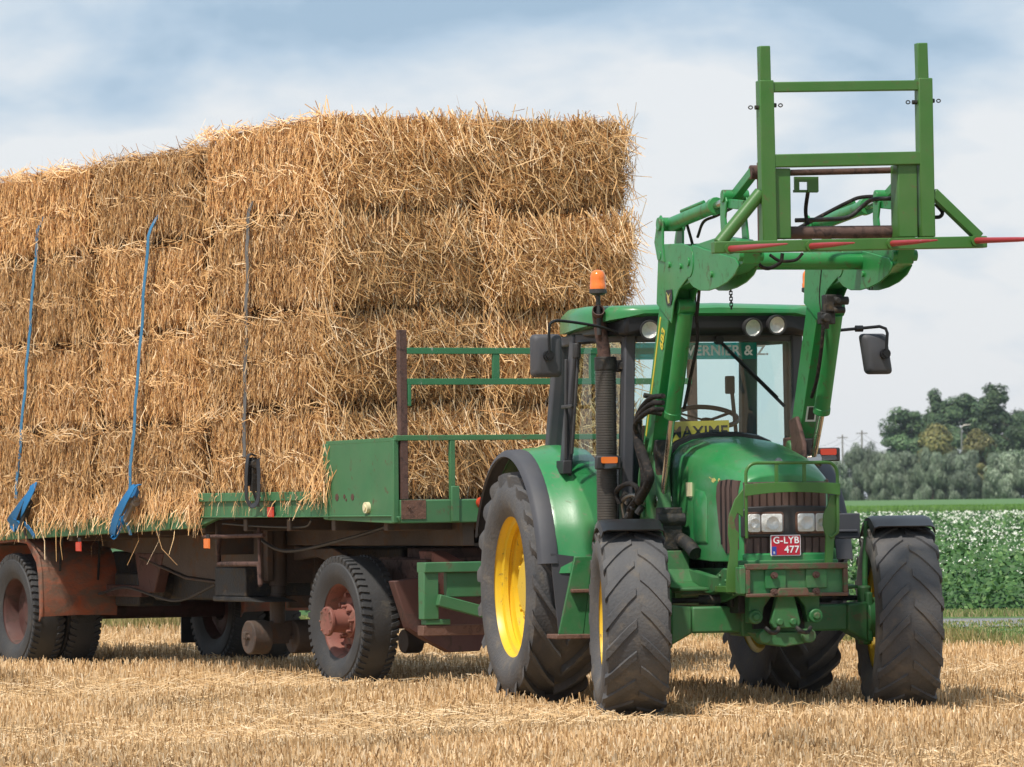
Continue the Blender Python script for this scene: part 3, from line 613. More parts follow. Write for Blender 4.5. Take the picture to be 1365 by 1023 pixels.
for px, py in ((866, 440), (1003, 437), (1035, 433)):
    c = T(px, py, y=0.90); mb = MB(); nrm = Vector((-0.12 if px < 900 else 0.10, -1, -0.12)).normalized()
    mb.lathe([(0.0, -0.09), (0.045, -0.085), (0.062, -0.03), (0.066, 0.0), (0.066, 0.022), (0.056, 0.022), (0.054, 0.006)], c, nrm, 28)
    wl = mb.build('work_light', 'black', roof, smooth=45)
    mb = MB(); mb.lathe([(0.0, -0.022), (0.03, -0.012), (0.054, 0.006)], c, nrm, 28); mb.build('light_reflector', 'reflector', wl)
    MB().disc(c + nrm * 0.012, nrm, 0.053, 0.006, 28).build('light_lens', 'lampglass', wl)
# glazing
def pane(pts, name, th=0.006, parent=None):
    pts = [Vector(p) for p in pts]; n = (pts[1] - pts[0]).cross(pts[2] - pts[0]).normalized()
    return MB().prism(pts, n * th).build(name, 'glass', parent or cab, smooth=0)
yw0, yw1 = 1.145, 1.09
pane([(-0.56, 1.14, 1.08), (0.56, 1.14, 1.08), (0.54, 1.085, 2.43), (-0.54, 1.085, 2.43)], 'windscreen')
ws = [o for o in cab.children if o.name.startswith('windscreen')][0]
def on_ws(x, z, off): t = (z - 1.08) / 1.35; return Vector((x, 1.14 + (1.085 - 1.14) * t - off, z))
zt0, zt1 = 2.275, 2.385
mb = MB().hexa([on_ws(-0.535, zt0, 0.004), on_ws(0.30, zt0, 0.004), on_ws(0.30, zt0, 0.001), on_ws(-0.535, zt0, 0.001)], [on_ws(-0.535, zt1, 0.004), on_ws(0.30, zt1, 0.004), on_ws(0.30, zt1, 0.001), on_ws(-0.535, zt1, 0.001)])
ss = mb.build('sun_strip', 'teal', ws, smooth=0)
text('strip_text', 'VERNIER & Z.', 0.092, 'white', ss, facing(on_ws(0.10, 2.330, 0.006), (0, -1, -0.04)), 0.001, 1.05, 0.0022)
for sd in (-1, 1):
    n = 'side_window'
    pane([PA[sd][0] + V3(sd * 0.01, 0.05, 0.04), PB[sd][0] + V3(0, -0.06, -0.35), PB[sd][1] + V3(0, -0.05, -0.04), PA[sd][1] + V3(0, 0.05, -0.04)], 'door_window')
    pane([PB[sd][0] + V3(0, 0.05, 0.02), PC[sd][0] + V3(0, -0.04, 0.02), PC[sd][1] + V3(0, -0.04, -0.05), PB[sd][1] + V3(0, 0.05, -0.05)], 'side_window')
pane([PC[-1][0] + V3(0.04, 0, 0.04), PC[1][0] + V3(-0.04, 0, 0.04), PC[1][1] + V3(-0.035, 0, -0.015), PC[-1][1] + V3(0.035, 0, -0.015)], 'rear_window')
# door outline with rubber seal and mirror-side quarter trims (image-left door)
for sd in (-1, 1):
    a, b, c, d = PA[sd][0] + V3(sd * 0.02, 0.10, 0.05), PB[sd][0] + V3(sd * 0.01, -0.10, -0.36), PB[sd][1] + V3(sd * 0.012, -0.08, -0.05), PA[sd][1] + V3(sd * 0.012, 0.09, -0.05)
    mb = MB(); mb.tube([a + (d - a) * 0.03, a + (d - a) * 0.5, a + (d - a) * 0.97, d + (c - d) * 0.06, d + (c - d) * 0.94, c + (b - c) * 0.05, c + (b - c) * 0.93, b + (a - b) * 0.08, b + (a - b) * 0.92], 0.014, 8, closed=True)
    mb.bar(a + (b - a) * 0.3 + (d - a) * 0.22, a + (b - a) * 0.3 + (d - a) * 0.36, 0.03, 0.05)
    mb.build('door_seal', 'gloss_black', cab)
mb = MB(); mb.box(-0.86, -0.80, 1.74, 1.92, 1.53, 1.62); mb.bar((-0.82, 1.82, 1.62), (-0.80, 1.85, 2.30), 0.02, 0.025); mb.bar((-0.82, 1.66, 1.66), (-0.77, 1.64, 2.36), 0.018, 0.02); mb.tube([(-0.79, 1.62, 2.30), (-0.79, 1.62, 2.40)], 0.03, 10); mb.bar((-0.83, 1.62, 1.98), (-0.82, 1.90, 1.98), 0.015, 0.025); mb.build('grab_handle', 'black', cab, bevel=0.006)
# inside of the cab
mb = MB(); c = Vector((0.08, 1.50, 1.90)); ax = Vector((0, -0.35, 0.94)).normalized(); u = Vector((1, 0, 0)); vv = ax.cross(u)
mb.tube([c + (u * math.cos(t) + vv * math.sin(t)) * 0.20 for t in [2 * math.pi * i / 28 for i in range(28)]], 0.017, 8, closed=True)
for t in (0.4, 2.74, 4.71): mb.bar(c - ax * 0.03, c + (u * math.cos(t) + vv * math.sin(t)) * 0.19, 0.035, 0.014)
mb.tube([c - ax * 0.02, c - ax * 0.45], 0.045, 10); mb.build('steering_wheel', 'gloss_black', cab)
mb = MB(); mb.hexa([(-0.34, 1.20, 1.05), (0.20, 1.20, 1.05), (0.20, 1.42, 1.05), (-0.34, 1.42, 1.05)], [(-0.32, 1.24, 1.78), (0.16, 1.24, 1.78), (0.16, 1.36, 1.72), (-0.32, 1.36, 1.72)]); mb.build('dashboard', 'black', cab, bevel=0.03); mb = MB(); mb.box(0.30, 0.52, 1.9, 2.5, 1.04, 1.62); mb.build('side_console', 'black', cab, bevel=0.03)
mb = MB(); mb.loft([rrect(-0.25, 0.25, 1.30, 1.44, 1.95, 0.06), rrect(-0.25, 0.25, 1.30, 1.42, 2.45, 0.06)]); mb.loft([rrect(-0.20, 0.28, 1.40, 1.86, 2.40, 0.09), rrect(-0.18, 0.26, 1.42, 1.84, 2.52, 0.09)]); mb.box(-0.16, 0.16, 2.0, 2.4, 1.04, 1.30); mb.build('seat', 'seat', cab, bevel=0.02)
mb = MB(); mb.tube([(0.27, 1.45, 1.2), (0.25, 1.40, 1.75), (0.21, 1.37, 2.10)], 0.014, 8); mb.loft([rrect(0.17, 0.23, 2.05, 2.17, 1.36, 0.01), rrect(0.17, 0.23, 2.05, 2.17, 1.39, 0.01)]); mb.build('display_post', 'black', cab)
# wiper
mb = MB(); p0, p1 = on_ws(0.03, 2.40, 0.03), on_ws(0.44, 2.02, 0.03); mb.tube([p0, p1], [0.012, 0.006], 8); mb.bar(p0 + (p1 - p0) * 0.2 + V3(0, 0.015, 0.0), p1 + V3(0.05, 0.015, -0.06), 0.012, 0.02); mb.disc(p0, (0, 1, 0), 0.03, 0.05); mb.build('wiper', 'gloss_black', cab)
# indicators on the cab posts
for sd in (-1, 1):
    c = T(812, 617, y=1.02) if sd < 0 else T(1104, 606, y=1.02)
    mb = MB(); mb.box(c.x - 0.085, c.x + 0.085, 1.02, 1.08, c.z - 0.045, c.z + 0.045); mb.bar((c.x, 1.08, c.z), (sd * 0.60, 1.13, c.z), 0.03, 0.03)
    il = mb.build('indicator', 'black', tractor, bevel=0.01)
    MB().loft([rrect(c.x - 0.055, c.x + 0.055, c.z - 0.004, c.z + 0.038, 1.008, 0.01), rrect(c.x - 0.055, c.x + 0.055, c.z - 0.004, c.z + 0.038, 1.03, 0.01)]).build('indicator_lens', 'redlens' if sd > 0 else 'orange', il)
    MB().loft([rrect(c.x - 0.055, c.x + 0.055, c.z - 0.038, c.z - 0.006, 1.010, 0.01), rrect(c.x - 0.055, c.x + 0.055, c.z - 0.038, c.z - 0.006, 1.03, 0.01)]).build('lamp_lens', 'lampglass', il)
# mirrors
for sd in (-1, 1):
    mr_ = node('mirror', tractor)
    if sd < 0: a, b, ty = T(708, 446, y=0.95), T(749, 503, y=0.95), 0.0
    else: a, b, ty = T(1150, 445, y=0.95), T(1186, 499, y=0.95), 0.02
    x0, x1, z1, z0 = a.x, b.x, a.z, b.z; r1 = []
    def rr(y, g): return [p + V3(ty * (z1 - p.z) / (z1 - z0) * 2 - ty, 0, 0) for p in rrect(x0 + g, x1 - g, z0 + g, z1 - g, y, 0.03)]
    MB().loft([rr(0.915, 0.03), rr(0.925, 0.008), rr(0.95, 0.0), rr(0.985, 0.0), rr(0.99, 0.006)]).build('mirror_shell', 'grey_plastic', mr_, smooth=50)
    cx, cz = (x0 + x1) / 2 + (0.0 if sd < 0 else 0.045), (z0 + z1) / 2 + 0.0
    mb = MB(); mb.disc((cx, 0.905, cz), (0, 1, 0), 0.034, 0.05, 16); mb.disc((cx, 0.885, cz), (0, 1, 0), 0.022, 0.04, 12)
    if sd < 0: mb.tube(bez([(cx, 0.875, cz), (cx, 0.875, z1 + 0.03), (cx + 0.02, 0.88, z1 + 0.075), (cx + 0.10, 0.90, z1 + 0.085), (-0.80, 1.0, 2.49), (-0.60, 1.08, 2.43)], 6), 0.010, 8)
    else: mb.tube([(cx, 0.875, cz), (cx + 0.01, 0.875, z1 - 0.0), (cx + 0.0, 0.88, z1 + 0.03), (cx - 0.04, 0.885, z1 + 0.045), (x0 - 0.02, 0.93, z1 + 0.035), (0.56, 1.06, z1 + 0.0)], 0.011, 8); mb.disc((x0 - 0.03, 0.935, z1 + 0.033), (1, 0, 0), 0.022, 0.05, 10)
    mb.build('mirror_arm', 'gloss_black', mr_)
# exhaust and beacons
ex = MB(); cb, cm, ct = T(808, 690, x=-0.70), T(808, 478, x=-0.70), T(797, 432, x=-0.70)
ye = cb.y - 0.1; cb, cm, ct = T(810, 720, y=ye), T(807, 476, y=ye), T(798, 425, y=ye)
ex.tube([cm - V3(0, 0, 0.1), cm + V3(-0.012, 0, 0.06), ct, ct + V3(-0.012, -0.03, 0.035), ct + V3(-0.022, -0.075, 0.055)], [0.043, 0.043, 0.041, 0.041, 0.041], 18, cap=False)
ex.lathe([(0.041, 0), (0.036, 0.0), (0.036, -0.05), (0.0, -0.05)], ct + V3(-0.022, -0.075, 0.055), (-0.1, -0.86, 0.5), 18)
exh = ex.build('exhaust_pipe', 'rust_dark', tractor, smooth=50)
mb = MB(); n_ = 70
prof = []
L_ = (cm - cb).length
for i in range(n_):
    h = L_ * i / n_; prof += [(0.069, h), (0.069, h + L_ / n_ * 0.55), (0.0665, h + L_ / n_ * 0.65), (0.0665, h + L_ / n_ * 0.92)]
mb.lathe(prof, cb, (cm - cb), 30); mb.build('exhaust_guard', 'guard', exh, smooth=25)
mb = MB(); mb.tube([cm - V3(0, 0, 0.09), cm], 0.0735, 24); mb.bar(cm + V3(0.06, 0.02, -0.06), (-0.58, 1.10, cm.z - 0.06), 0.05, 0.05); mb.box(cm.x + 0.05, cm.x + 0.11, ye - 0.03, ye + 0.03, cm.z - 0.10, cm.z - 0.02); mb.build('guard_collar', 'dark', exh, bevel=0.006)
def beacon(base, top, hgt=0.16):
    mb = MB(); mb.tube([base, top], 0.016, 10); mb.lathe([(0.0, -0.02), (0.03, -0.02), (0.058, -0.005), (0.058, 0.018), (0.05, 0.022), (0.0, 0.022)], top, (0, 0, 1), 24)
    b = mb.build('beacon', 'black', tractor, smooth=40)
    mb = MB(); mb.lathe([(0.054, 0.022), (0.054, 0.05), (0.050, 0.055), (0.051, 0.09), (0.049, 0.115), (0.038, 0.135), (0.018, 0.147), (0.0, 0.15)], top, (0, 0, 1), 24); mb.build('beacon_lens', 'orange', b, smooth=50)
bt = T(797, 390, y=1.12); beacon(bt + V3(0.005, 0, -0.28), bt)
bt = T(1080, 388, y=1.6); beacon(bt + V3(0, 0, -0.22), bt)
# name board behind the windscreen
nb = MB().box(-0.29, 0.13, -0.004, 0.004, -0.095, 0.075).build('name_sign', 'signyellow')
nb.matrix_world = Matrix.Translation((TRX, TRY, 0)) @ Matrix.Rotation(R(TRA), 4, 'Z') @ Matrix.Translation((0.0, 1.175, 1.795)) @ Matrix.Rotation(R(-1), 4, 'Y')
tag(nb, 'yellow name board reading MAXIME behind the tractor windscreen', 'sign')
text('sign_text', 'MAXIME', 0.105, 'black', nb, facing((-0.08, -0.006, -0.0), (0, -1, 0)), 0.001, 1.05, 0.002)

# ------------------------------------------------------------------ loader
AX = 0.50
for sd in (-1, 1):
    x = sd * AX
    mb = MB(); mb.prism([(x - 0.05, 0.50, 0.70), (x - 0.05, 0.98, 0.70), (x - 0.05, 1.00, 1.15), (x - 0.05, 0.90, 1.72), (x - 0.05, 0.72, 1.76), (x - 0.05, 0.62, 1.60), (x - 0.05, 0.52, 1.15)], (0.10, 0, 0))
    mb.box(*sorted((sd * 0.33, sd * 0.45)), 0.55, 0.95, 0.74, 0.98)
    mb.prism([(x - sd * 0.10 - 0.02, 0.50, 0.72), (x - sd * 0.10 - 0.02, 0.50, 0.92), (x - sd * 0.14 - 0.02, -0.10, 0.86), (x - sd * 0.16 - 0.02, -0.42, 0.86), (x - sd * 0.16 - 0.02, -0.42, 0.80), (x - sd * 0.14 - 0.02, -0.05, 0.74)], (0.04, 0, 0))
    mb.disc((x, 0.78, 1.67), (1, 0, 0), 0.06, 0.18, 18)
    mb.build('loader_mast', 'green_low', tractor, bevel=0.012)
    mb = MB(); mb.box(x - 0.075, x + 0.075, 0.40, 0.52, 1.02, 1.30); mb.disc((x, 0.42, 1.22), (1, 0, 0), 0.045, 0.19, 14); mb.build('mast_bracket', 'dark', tractor, bevel=0.01); mb = MB(); mb.box(x - 0.045, x + 0.045, 0.60, 0.90, 1.50, 1.74); mb.build('mast_bracket', 'dark', tractor, bevel=0.01)
    # arm: rear boom, knee plates and front boom
    P, K, F = Vector((x, 0.76, 1.68)), Vector((x, 0.20, 2.80)), Vector((x, -1.42, 2.875))
    mb = MB(); mb.bar(P, K, 0.115, 0.19, side=(1, 0, 0), h2=0.24)
    for o in (-0.0675, 0.0575):
        pts = [(0.46, 2.62), (0.40, 2.98), (0.30, 3.0), (-0.15, 2.985), (-0.30, 2.96), (-0.39, 2.91), (-0.41, 2.85), (-0.36, 2.79), (-0.22, 2.745), (-0.05, 2.69), (0.06, 2.61), (0.12, 2.48)]
        mb.prism([(x + o, a, b) for a, b in pts], (0.01, 0, 0))
    mb.prism([(x - 0.055, a, b) for a, b in [(0.30, 2.70), (0.30, 2.96), (-0.28, 2.96), (-0.9, 2.99), (-1.30, 2.955), (-1.46, 2.89), (-1.43, 2.80), (-1.2, 2.755), (-0.75, 2.735), (-0.35, 2.735), (0.05, 2.70)]], (0.11, 0, 0))
    for o in (-0.066, 0.056):
        mb.prism([(x + o, a, b) for a, b in [(-0.26, 2.93), (-0.36, 2.965), (-0.50, 2.95), (-0.62, 2.93), (-1.3, 2.84), (-1.38, 2.79), (-1.28, 2.735), (-1.12, 2.695), (-0.92, 2.67), (-0.72, 2.66), (-0.52, 2.668), (-0.38, 2.695), (-0.27, 2.74), (-0.215, 2.82), (-0.22, 2.88)]], (0.01, 0, 0))
    arm = mb.build('loader_arm', 'loader', tractor, bevel=0.008)
    mb = MB()
    for (a, b, r_) in ((0.34, 2.93, 0.03), (-0.30, 2.86, 0.028), (-0.12, 2.84, 0.018), (0.14, 2.86, 0.02), (-0.80, 2.76, 0.02), (-1.41, 2.85, 0.035)): mb.disc((x, a, b), (1, 0, 0), r_, 0.16, 14)
    mb.disc((x, -0.30, 2.86), (1, 0, 0), 0.10, 0.142, 24)
    mb.build_split('arm_pin', 'loader', arm, bevel=0.003)
    # yellow stripe and number on the outer and inner flank
    o = -1; xs_ = x + o * 0.0595
    d = (K - P).normalized(); nrm = d.cross(Vector((1, 0, 0)))
    if sd < 0:
        mb = MB()
        a = P + d * 0.10 + V3(o * 0.0585, 0.055, 0.0); b = P + d * 0.95 + V3(o * 0.0585, 0.06, 0.0)
        mb.bar(a, b, 0.004, 0.024, side=(1, 0, 0)); mb.build('arm_stripe', 'stripe', arm)
        c0 = T(883, 452, x=-0.5625)
        text('arm_number', '683', 0.10, 'stripe', arm, facing(c0, (-1, 0, 0), up=nrm if nrm.y > 0 else -nrm), 0.001, 1.0, 0.002)
        e0 = T(892, 398, x=-0.571)
        mb = MB(); mb.prism([(e0.x, e0.y + a * 2.2, e0.z + b) for a, b in ((-0.03, 0.055), (0.03, 0.055), (0.035, 0.0), (0.02, -0.045), (-0.02, -0.045), (-0.035, 0.0))], (-0.003, 0, 0)); em = mb.build('arm_emblem', 'gloss_black', arm)
        mb = MB(); mb.prism([(e0.x - 0.003, e0.y + a * 2.2, e0.z + b) for a, b in ((-0.02, 0.035), (0.0, 0.012), (0.022, 0.04), (0.012, -0.005), (0.006, -0.035), (-0.008, -0.03), (-0.004, 0.0))], (-0.002, 0, 0)); mb.build('emblem_shape', 'decal', em)
    else:
        c0 = P + d * 0.30 + V3(-0.0, 0, 0) - (nrm if nrm.y > 0 else -nrm) * 0.10
        mb = MB(); mb.bar(c0 - d * 0.06, c0 + d * 0.06, 0.07, 0.004, side=(1, 0, 0)); wl = mb.build('warning_label', 'white', arm)
        mb = MB(); fwd = -(nrm if nrm.y > 0 else -nrm); mb.bar(c0 - d * 0.045 + fwd * 0.003, c0 + d * 0.045 + fwd * 0.003, 0.045, 0.003, side=(1, 0, 0)); mb.build('label_print', 'black', wl)
    # lift cylinder
    if sd < 0: ct_, cb_, rb_ = T(914, 415, x=x + 0.02), T(896, 557, x=x + 0.02), T(883, 668, x=x + 0.0)
    else: ct_, cb_, rb_ = T(1113, 418, x=x + 0.02), T(1095, 551, x=x + 0.02), T(1083, 615, x=x + 0.0)
    mb = MB(); mb.tube([ct_, cb_], 0.052, 20); mb.disc(ct_ + V3(0, 0, 0.03), (1, 0, 0), 0.05, 0.11, 16); mb.tube([cb_ + (ct_ - cb_) * 0.06, cb_], 0.056, 20)
    lc = mb.build('lift_cylinder', 'loader', tractor, bevel=0.004, smooth=40)
    mb = MB(); mb.tube([cb_, rb_], 0.023, 14); mb.disc(rb_, (1, 0, 0), 0.045, 0.10, 14); mb.build('cylinder_rod', 'chrome', lc)
    # link plates and tilt cylinder
    m2_ = MB(); q0, q1, q2 = Vector((x, 0.33, 3.13)), Vector((x, -0.98, 3.215)), Vector((x, -1.10, 3.235))
    mb = MB()
    for o in (-0.075, 0.060):
        mb.prism([(x + o, a, b) for a, b in [(0.40, 2.90), (0.24, 2.88), (0.28, 3.0), (0.27, 3.15), (0.33, 3.19), (0.40, 3.15), (0.47, 3.02)]], (0.015, 0, 0))
        m2_.prism([(x + o, a, b) for a, b in [(-1.04, 2.96), (-1.16, 2.96), (-1.12, 3.10), (-1.16, 3.20), (-1.10, 3.27), (-1.03, 3.24), (-1.02, 3.10)]], (0.015, 0, 0))
    m2_.disc((x, -1.10, 3.235), (1, 0, 0), 0.04, 0.17, 14); mb.disc((x, 0.33, 3.13), (1, 0, 0), 0.045, 0.18, 14)
    m2_.bar((x, -1.10, 3.235), (x, -1.50, 3.36), 0.05, 0.06, side=(1, 0, 0)); m2_.bar((x - 0.05, -1.10, 3.19), (x - 0.05, -1.45, 3.16), 0.02, 0.06, side=(1, 0, 0))
    mb.build('rear_link', 'loader', arm, bevel=0.005); m2_.build('front_link', 'loader', arm, bevel=0.005)
    mb = MB(); d2 = (q1 - q0).normalized(); mb.tube([q0, q0 + d2 * 1.02], 0.045, 18); mb.tube([q0 + d2 * 0.96, q0 + d2 * 1.03], 0.055, 18); mb.tube([q0 + d2 * 0.25 + V3(0, 0, 0.055), q0 + d2 * 0.75 + V3(0, 0, 0.055)], 0.014, 8)
    tcyl = mb.build('tilt_cylinder', 'loader', tractor, bevel=0.003, smooth=40)
    mb = MB(); mb.tube([q0 + d2 * 1.02, q1 + V3(0, -0.08, 0.012)], 0.025, 12); mb.build('tilt_rod', 'chrome', tcyl)
MB().tube([(-0.50, -0.74, 2.845), (0.50, -0.74, 2.845)], 0.055, 20).build('cross_tube', 'loader', tractor)
# carrier tubes behind the fork frame
YF = -1.75
mb = MB(); a, b = T(1020, 311, y=-1.56), T(1206, 309, y=-1.56); mb.tube([a, b], 0.040, 16); a, b = T(1036, 231, y=-1.56), T(1202, 227, y=-1.56); mb.tube([a, b], 0.020, 12)
for x in (-0.46, 0.49): mb.box(x - 0.02, x + 0.02, -1.60, -1.50, 2.90, 3.42)
a = T(1007, 230, y=-1.5); mb.disc(a, (1, 0, 0), 0.045, 0.07, 12)
mb.build('carrier', 'rust_dark', tractor, bevel=0.004)
mb = MB(); a, b = T(1058, 236, y=-1.58), T(1090, 256, y=-1.58); mb.box(a.x, b.x, -1.60, -1.58, b.z + 0.06, a.z); mb.box(a.x, a.x + 0.03, -1.60, -1.58, b.z, b.z + 0.06); mb.box(b.x - 0.07, b.x, -1.60, -1.58, b.z, b.z + 0.06); mb.box(a.x, b.x, -1.585, -1.56, b.z - 0.004, b.z + 0.012); mb.build('lock_plate', 'fork', tractor)
# bale fork frame
def fx(px, py): return T(px, py, y=YF)
mb = MB(); t_ = 0.085
def post(px0, px1, pyt, pyb, yo=0.0, dp=0.085):
    a, b = fx(px0, (pyt + pyb) / 2), fx(px1, (pyt + pyb) / 2); zt, zb = fx((px0 + px1) / 2, pyt).z, fx((px0 + px1) / 2, pyb).z
    mb.box(a.x, b.x, YF + yo, YF + yo + dp, zb, zt)
lp = (fx(1013.5, 105), fx(1017.5, 320)); rp = (fx(1226, 101), fx(1229.5, 312))
def upr(top, bot, w, dp, yo=0): mb.bar(top + V3(w / 2, dp / 2 + yo, 0), bot + V3(w / 2, dp / 2 + yo, 0), w, dp, side=(1, 0, 0))
upr(fx(1012.5, 107), fx(1017.5, 322), 0.092, 0.09); upr(fx(1224.5, 104), fx(1228.5, 316), 0.092, 0.09)
upr(fx(1013.5, 61), fx(1015, 120), 0.068, 0.068, 0.010); upr(fx(1223.5, 57), fx(1225.5, 116), 0.068, 0.068, 0.010)
def hb(pxl, pyl, pxr, pyr, h, dp, yo=0.0):
    a, b = fx(pxl, pyl), fx(pxr, pyr); mb.bar(a + V3(0, dp / 2 + yo, 0), b + V3(0, dp / 2 + yo, 0), dp, h, side=(0, 1, 0))
hb(1029, 116, 1227, 113.5, 0.062, 0.062, 0.012); hb(1033, 214.5, 1230, 210.5, 0.080, 0.085, 0.003); hb(952.5, 330, 1316, 322.5, 0.072, 0.085, -0.004)
a, b = fx(1034, 224), fx(1057, 318); mb.box(a.x, b.x, YF + 0.03, YF + 0.045, b.z, a.z); mb.box(b.x - 0.012, b.x, YF + 0.045, YF + 0.18, b.z, a.z)
a, b = fx(1199, 219), fx(1226, 316); mb.box(a.x, b.x, YF + 0.03, YF + 0.045, b.z, a.z); mb.box(a.x, a.x + 0.012, YF + 0.045, YF + 0.18, b.z, a.z)
p, q = fx(1017, 256), fx(961, 325); mb.tube([p + V3(0, 0.045, 0), q + V3(0, 0.045, 0)], 0.040, 16)
p, q = fx(1246, 256), fx(1308, 316); mb.bar(p + V3(0, 0.045, 0), q + V3(0, 0.045, 0), 0.07, 0.06, side=(0, 1, 0))
fork = mb.build('bale_fork', 'fork', tractor, bevel=0.007)
for (px, py, L, dx) in ((972, 332, 1.10, 0.03), (1080, 328.5, 0.88, 0.0), (1188, 325, 0.88, 0.0), (1300, 321, 1.35, 0.06)):
    a = fx(px, py) + V3(0, -0.004, 0); b = a + V3(dx, -L, -0.02 if L < 1.2 else -0.05); mb = MB(); mb.tube([a, a + (b - a) * 0.06, a + (b - a) * 0.5, a + (b - a) * 0.97, b], [0.019, 0.019, 0.015, 0.005, 0.001], 14); mb.build('spike', 'spike', fork, smooth=50)
    MB().disc(a + V3(0, -0.012, 0), (0, 1, 0), 0.034, 0.03, 16).build('spike_collar', 'fork', fork)
mb = MB()
for px, py, s_ in ((1012, 143, 1), (1034, 140, -1), (1222, 136, 1), (1245, 134, -1)):
    c = fx(px, py) + V3(0, 0.04, 0); mb.disc(c, (1, 0, 0), 0.014, 0.03, 10); mb.tube([c + V3(-s_ * (0.03 + 0.013 * (1 - math.cos(q_))), 0, 0.010 * math.sin(q_)) for q_ in [i * 0.785 for i in range(8)]], 0.004, 5, closed=True); mb.build('locking_pin', 'dark', fork); mb = MB()
# hydraulic hoses
def hose(pts, r=0.013, name='hydraulic_hose', m='hose', n=8): return MB().tube(bez(pts, n), r, 8).build(name, m, tractor, smooth=60)
for j in range(3):
    o = j * 0.035
    hose([T(884, 528 + j * 9, x=-0.60), T(866, 532 + j * 8, x=-0.62 - o), T(849 - j, 556 + j * 5, x=-0.64 - o), T(848 + j * 3, 590, x=-0.66), T(856 + j * 3, 625, x=-0.66), T(855 + j * 4, 652, x=-0.66), T(838 + j * 4, 680, x=-0.64 + o)], 0.017)
hose([T(850, 560, x=-0.66), T(850, 585, x=-0.68), T(862, 620, x=-0.68), T(866, 640, x=-0.68), T(852, 668, x=-0.66)], 0.031, 'hose_sleeve')
hose([T(826, 672, x=-0.66), T(822, 655, x=-0.68), T(838, 645, x=-0.68), T(850, 655, x=-0.66), T(840, 690, x=-0.62)], 0.017)
hose([T(832, 690, x=-0.62), T(830, 668, x=-0.64), T(845, 660, x=-0.64), T(858, 672, x=-0.62)], 0.013, m='steel')
hose([T(863, 585, x=-0.6), T(853, 640, x=-0.60), T(858, 690, x=-0.58)], 0.014, m='green_low')
mb = MB()
for k in range(4):
    c = T(868 + (k % 2) * 4, 529 + k * 7, x=-0.58); mb.disc(c, (1, 0, -0.2), 0.017, 0.10, 10)
for k in range(5):
    c = T(832 + (k * 7) % 22, 662 + k * 6, x=-0.63); mb.disc(c, (0.5, -0.4, 0.8), 0.022, 0.06, 10)
mb.build_split('hose_coupling', 'dark', tractor)
hose([T(928, 372, x=-0.42), T(926, 400, x=-0.42), T(930, 450, x=-0.40), T(920, 505, x=-0.40), T(912, 545, x=-0.42)], 0.012)
hose([T(933, 372, x=-0.42), T(931, 400, x=-0.42), T(928, 430, x=-0.42)], 0.011)
hose([T(915, 297, x=-0.5), T(921, 318, x=-0.45), T(924, 330, x=-0.43)], 0.010); hose([T(975, 278, x=-0.47), T(955, 288, x=-0.45), T(938, 296, x=-0.45), T(930, 316, x=-0.43)], 0.010)
hose([T(1008, 340, y=-1.0), T(1013, 354, y=-1.0), T(1025, 358, y=-1.0), T(1040, 350, y=-1.0), T(1043, 338, y=-1.0)], 0.012); hose([T(1026, 340, y=-1.0), T(1040, 348, y=-1.0), T(1060, 347, y=-1.0), T(1070, 338, y=-1.0)], 0.010)
hose([T(1060, 294, y=-1.3), T(1095, 293, y=-1.3), T(1130, 290, y=-1.3), T(1150, 275, y=-1.3), T(1165, 266, y=-1.4), T(1200, 265, y=-1.5)], 0.014, m='dark'); hose([T(1065, 304, y=-1.1), T(1095, 288, y=-0.9), T(1130, 270, y=-0.9), T(1150, 263, y=-0.9), T(1190, 262, y=-1.0)], 0.012)
hose([T(1077, 256, y=-1.58), T(1074, 280, y=-1.5), T(1076, 300, y=-1.5)], 0.013)
hose([T(1247, 272, y=-1.6), T(1256, 283, y=-1.6), T(1253, 289, y=-1.6), T(1246, 290, y=-1.6)], 0.012)
hose([T(1097, 355, x=0.44), T(1094, 395, x=0.44), T(1097, 440, x=0.44), T(1090, 500, x=0.44), T(1082, 530, x=0.44)], 0.013); hose([T(1131, 360, x=0.5), T(1140, 372, x=0.5), T(1139, 378, x=0.5), T(1122, 377, x=0.5)], 0.009)
mb = MB(); c = T(1106, 412, x=0.45); mb.box(c.x - 0.05, c.x + 0.06, c.y - 0.08, c.y + 0.02, c.z - 0.02, c.z + 0.09); mb.box(c.x - 0.08, c.x + 0.02, c.y - 0.06, c.y + 0.02, c.z - 0.10, c.z - 0.02); mb.disc(c + V3(0.05, -0.08, 0.05), (1, 0, 0), 0.028, 0.10, 10); mb.disc(c + V3(0.04, -0.07, -0.01), (1, 0, 0), 0.022, 0.08, 10); mb.disc(c + V3(-0.05, -0.08, -0.06), (0, 1, 0), 0.03, 0.06, 10); mb.disc(c + V3(0.02, -0.09, 0.05), (0, 1, 0), 0.022, 0.06, 10); mb.disc(c + V3(-0.04, -0.05, -0.02), (0, 0, 1), 0.02, 0.22, 10); mb.build('valve_block', 'dark', tractor, bevel=0.015)
mb = MB(); c = T(877, 502, x=-0.5); mb.bar(T(880, 480, x=-0.47), T(877, 530, x=-0.47), 0.05, 0.07, side=(1, 0, 0)); mb.build('hose_clamp', 'dark', tractor, bevel=0.01)
mb = MB(); mb.prism([T(1051, 560, x=0.40), T(1060, 555, x=0.40), T(1070, 590, x=0.42), T(1072, 640, x=0.42), T(1058, 640, x=0.40)], (0.03, 0, 0)); mb.box(0.43, 0.57, 0.62, 0.95, 1.45, 1.75); mb.build('mast_guard', 'rust_dark', tractor, bevel=0.01)
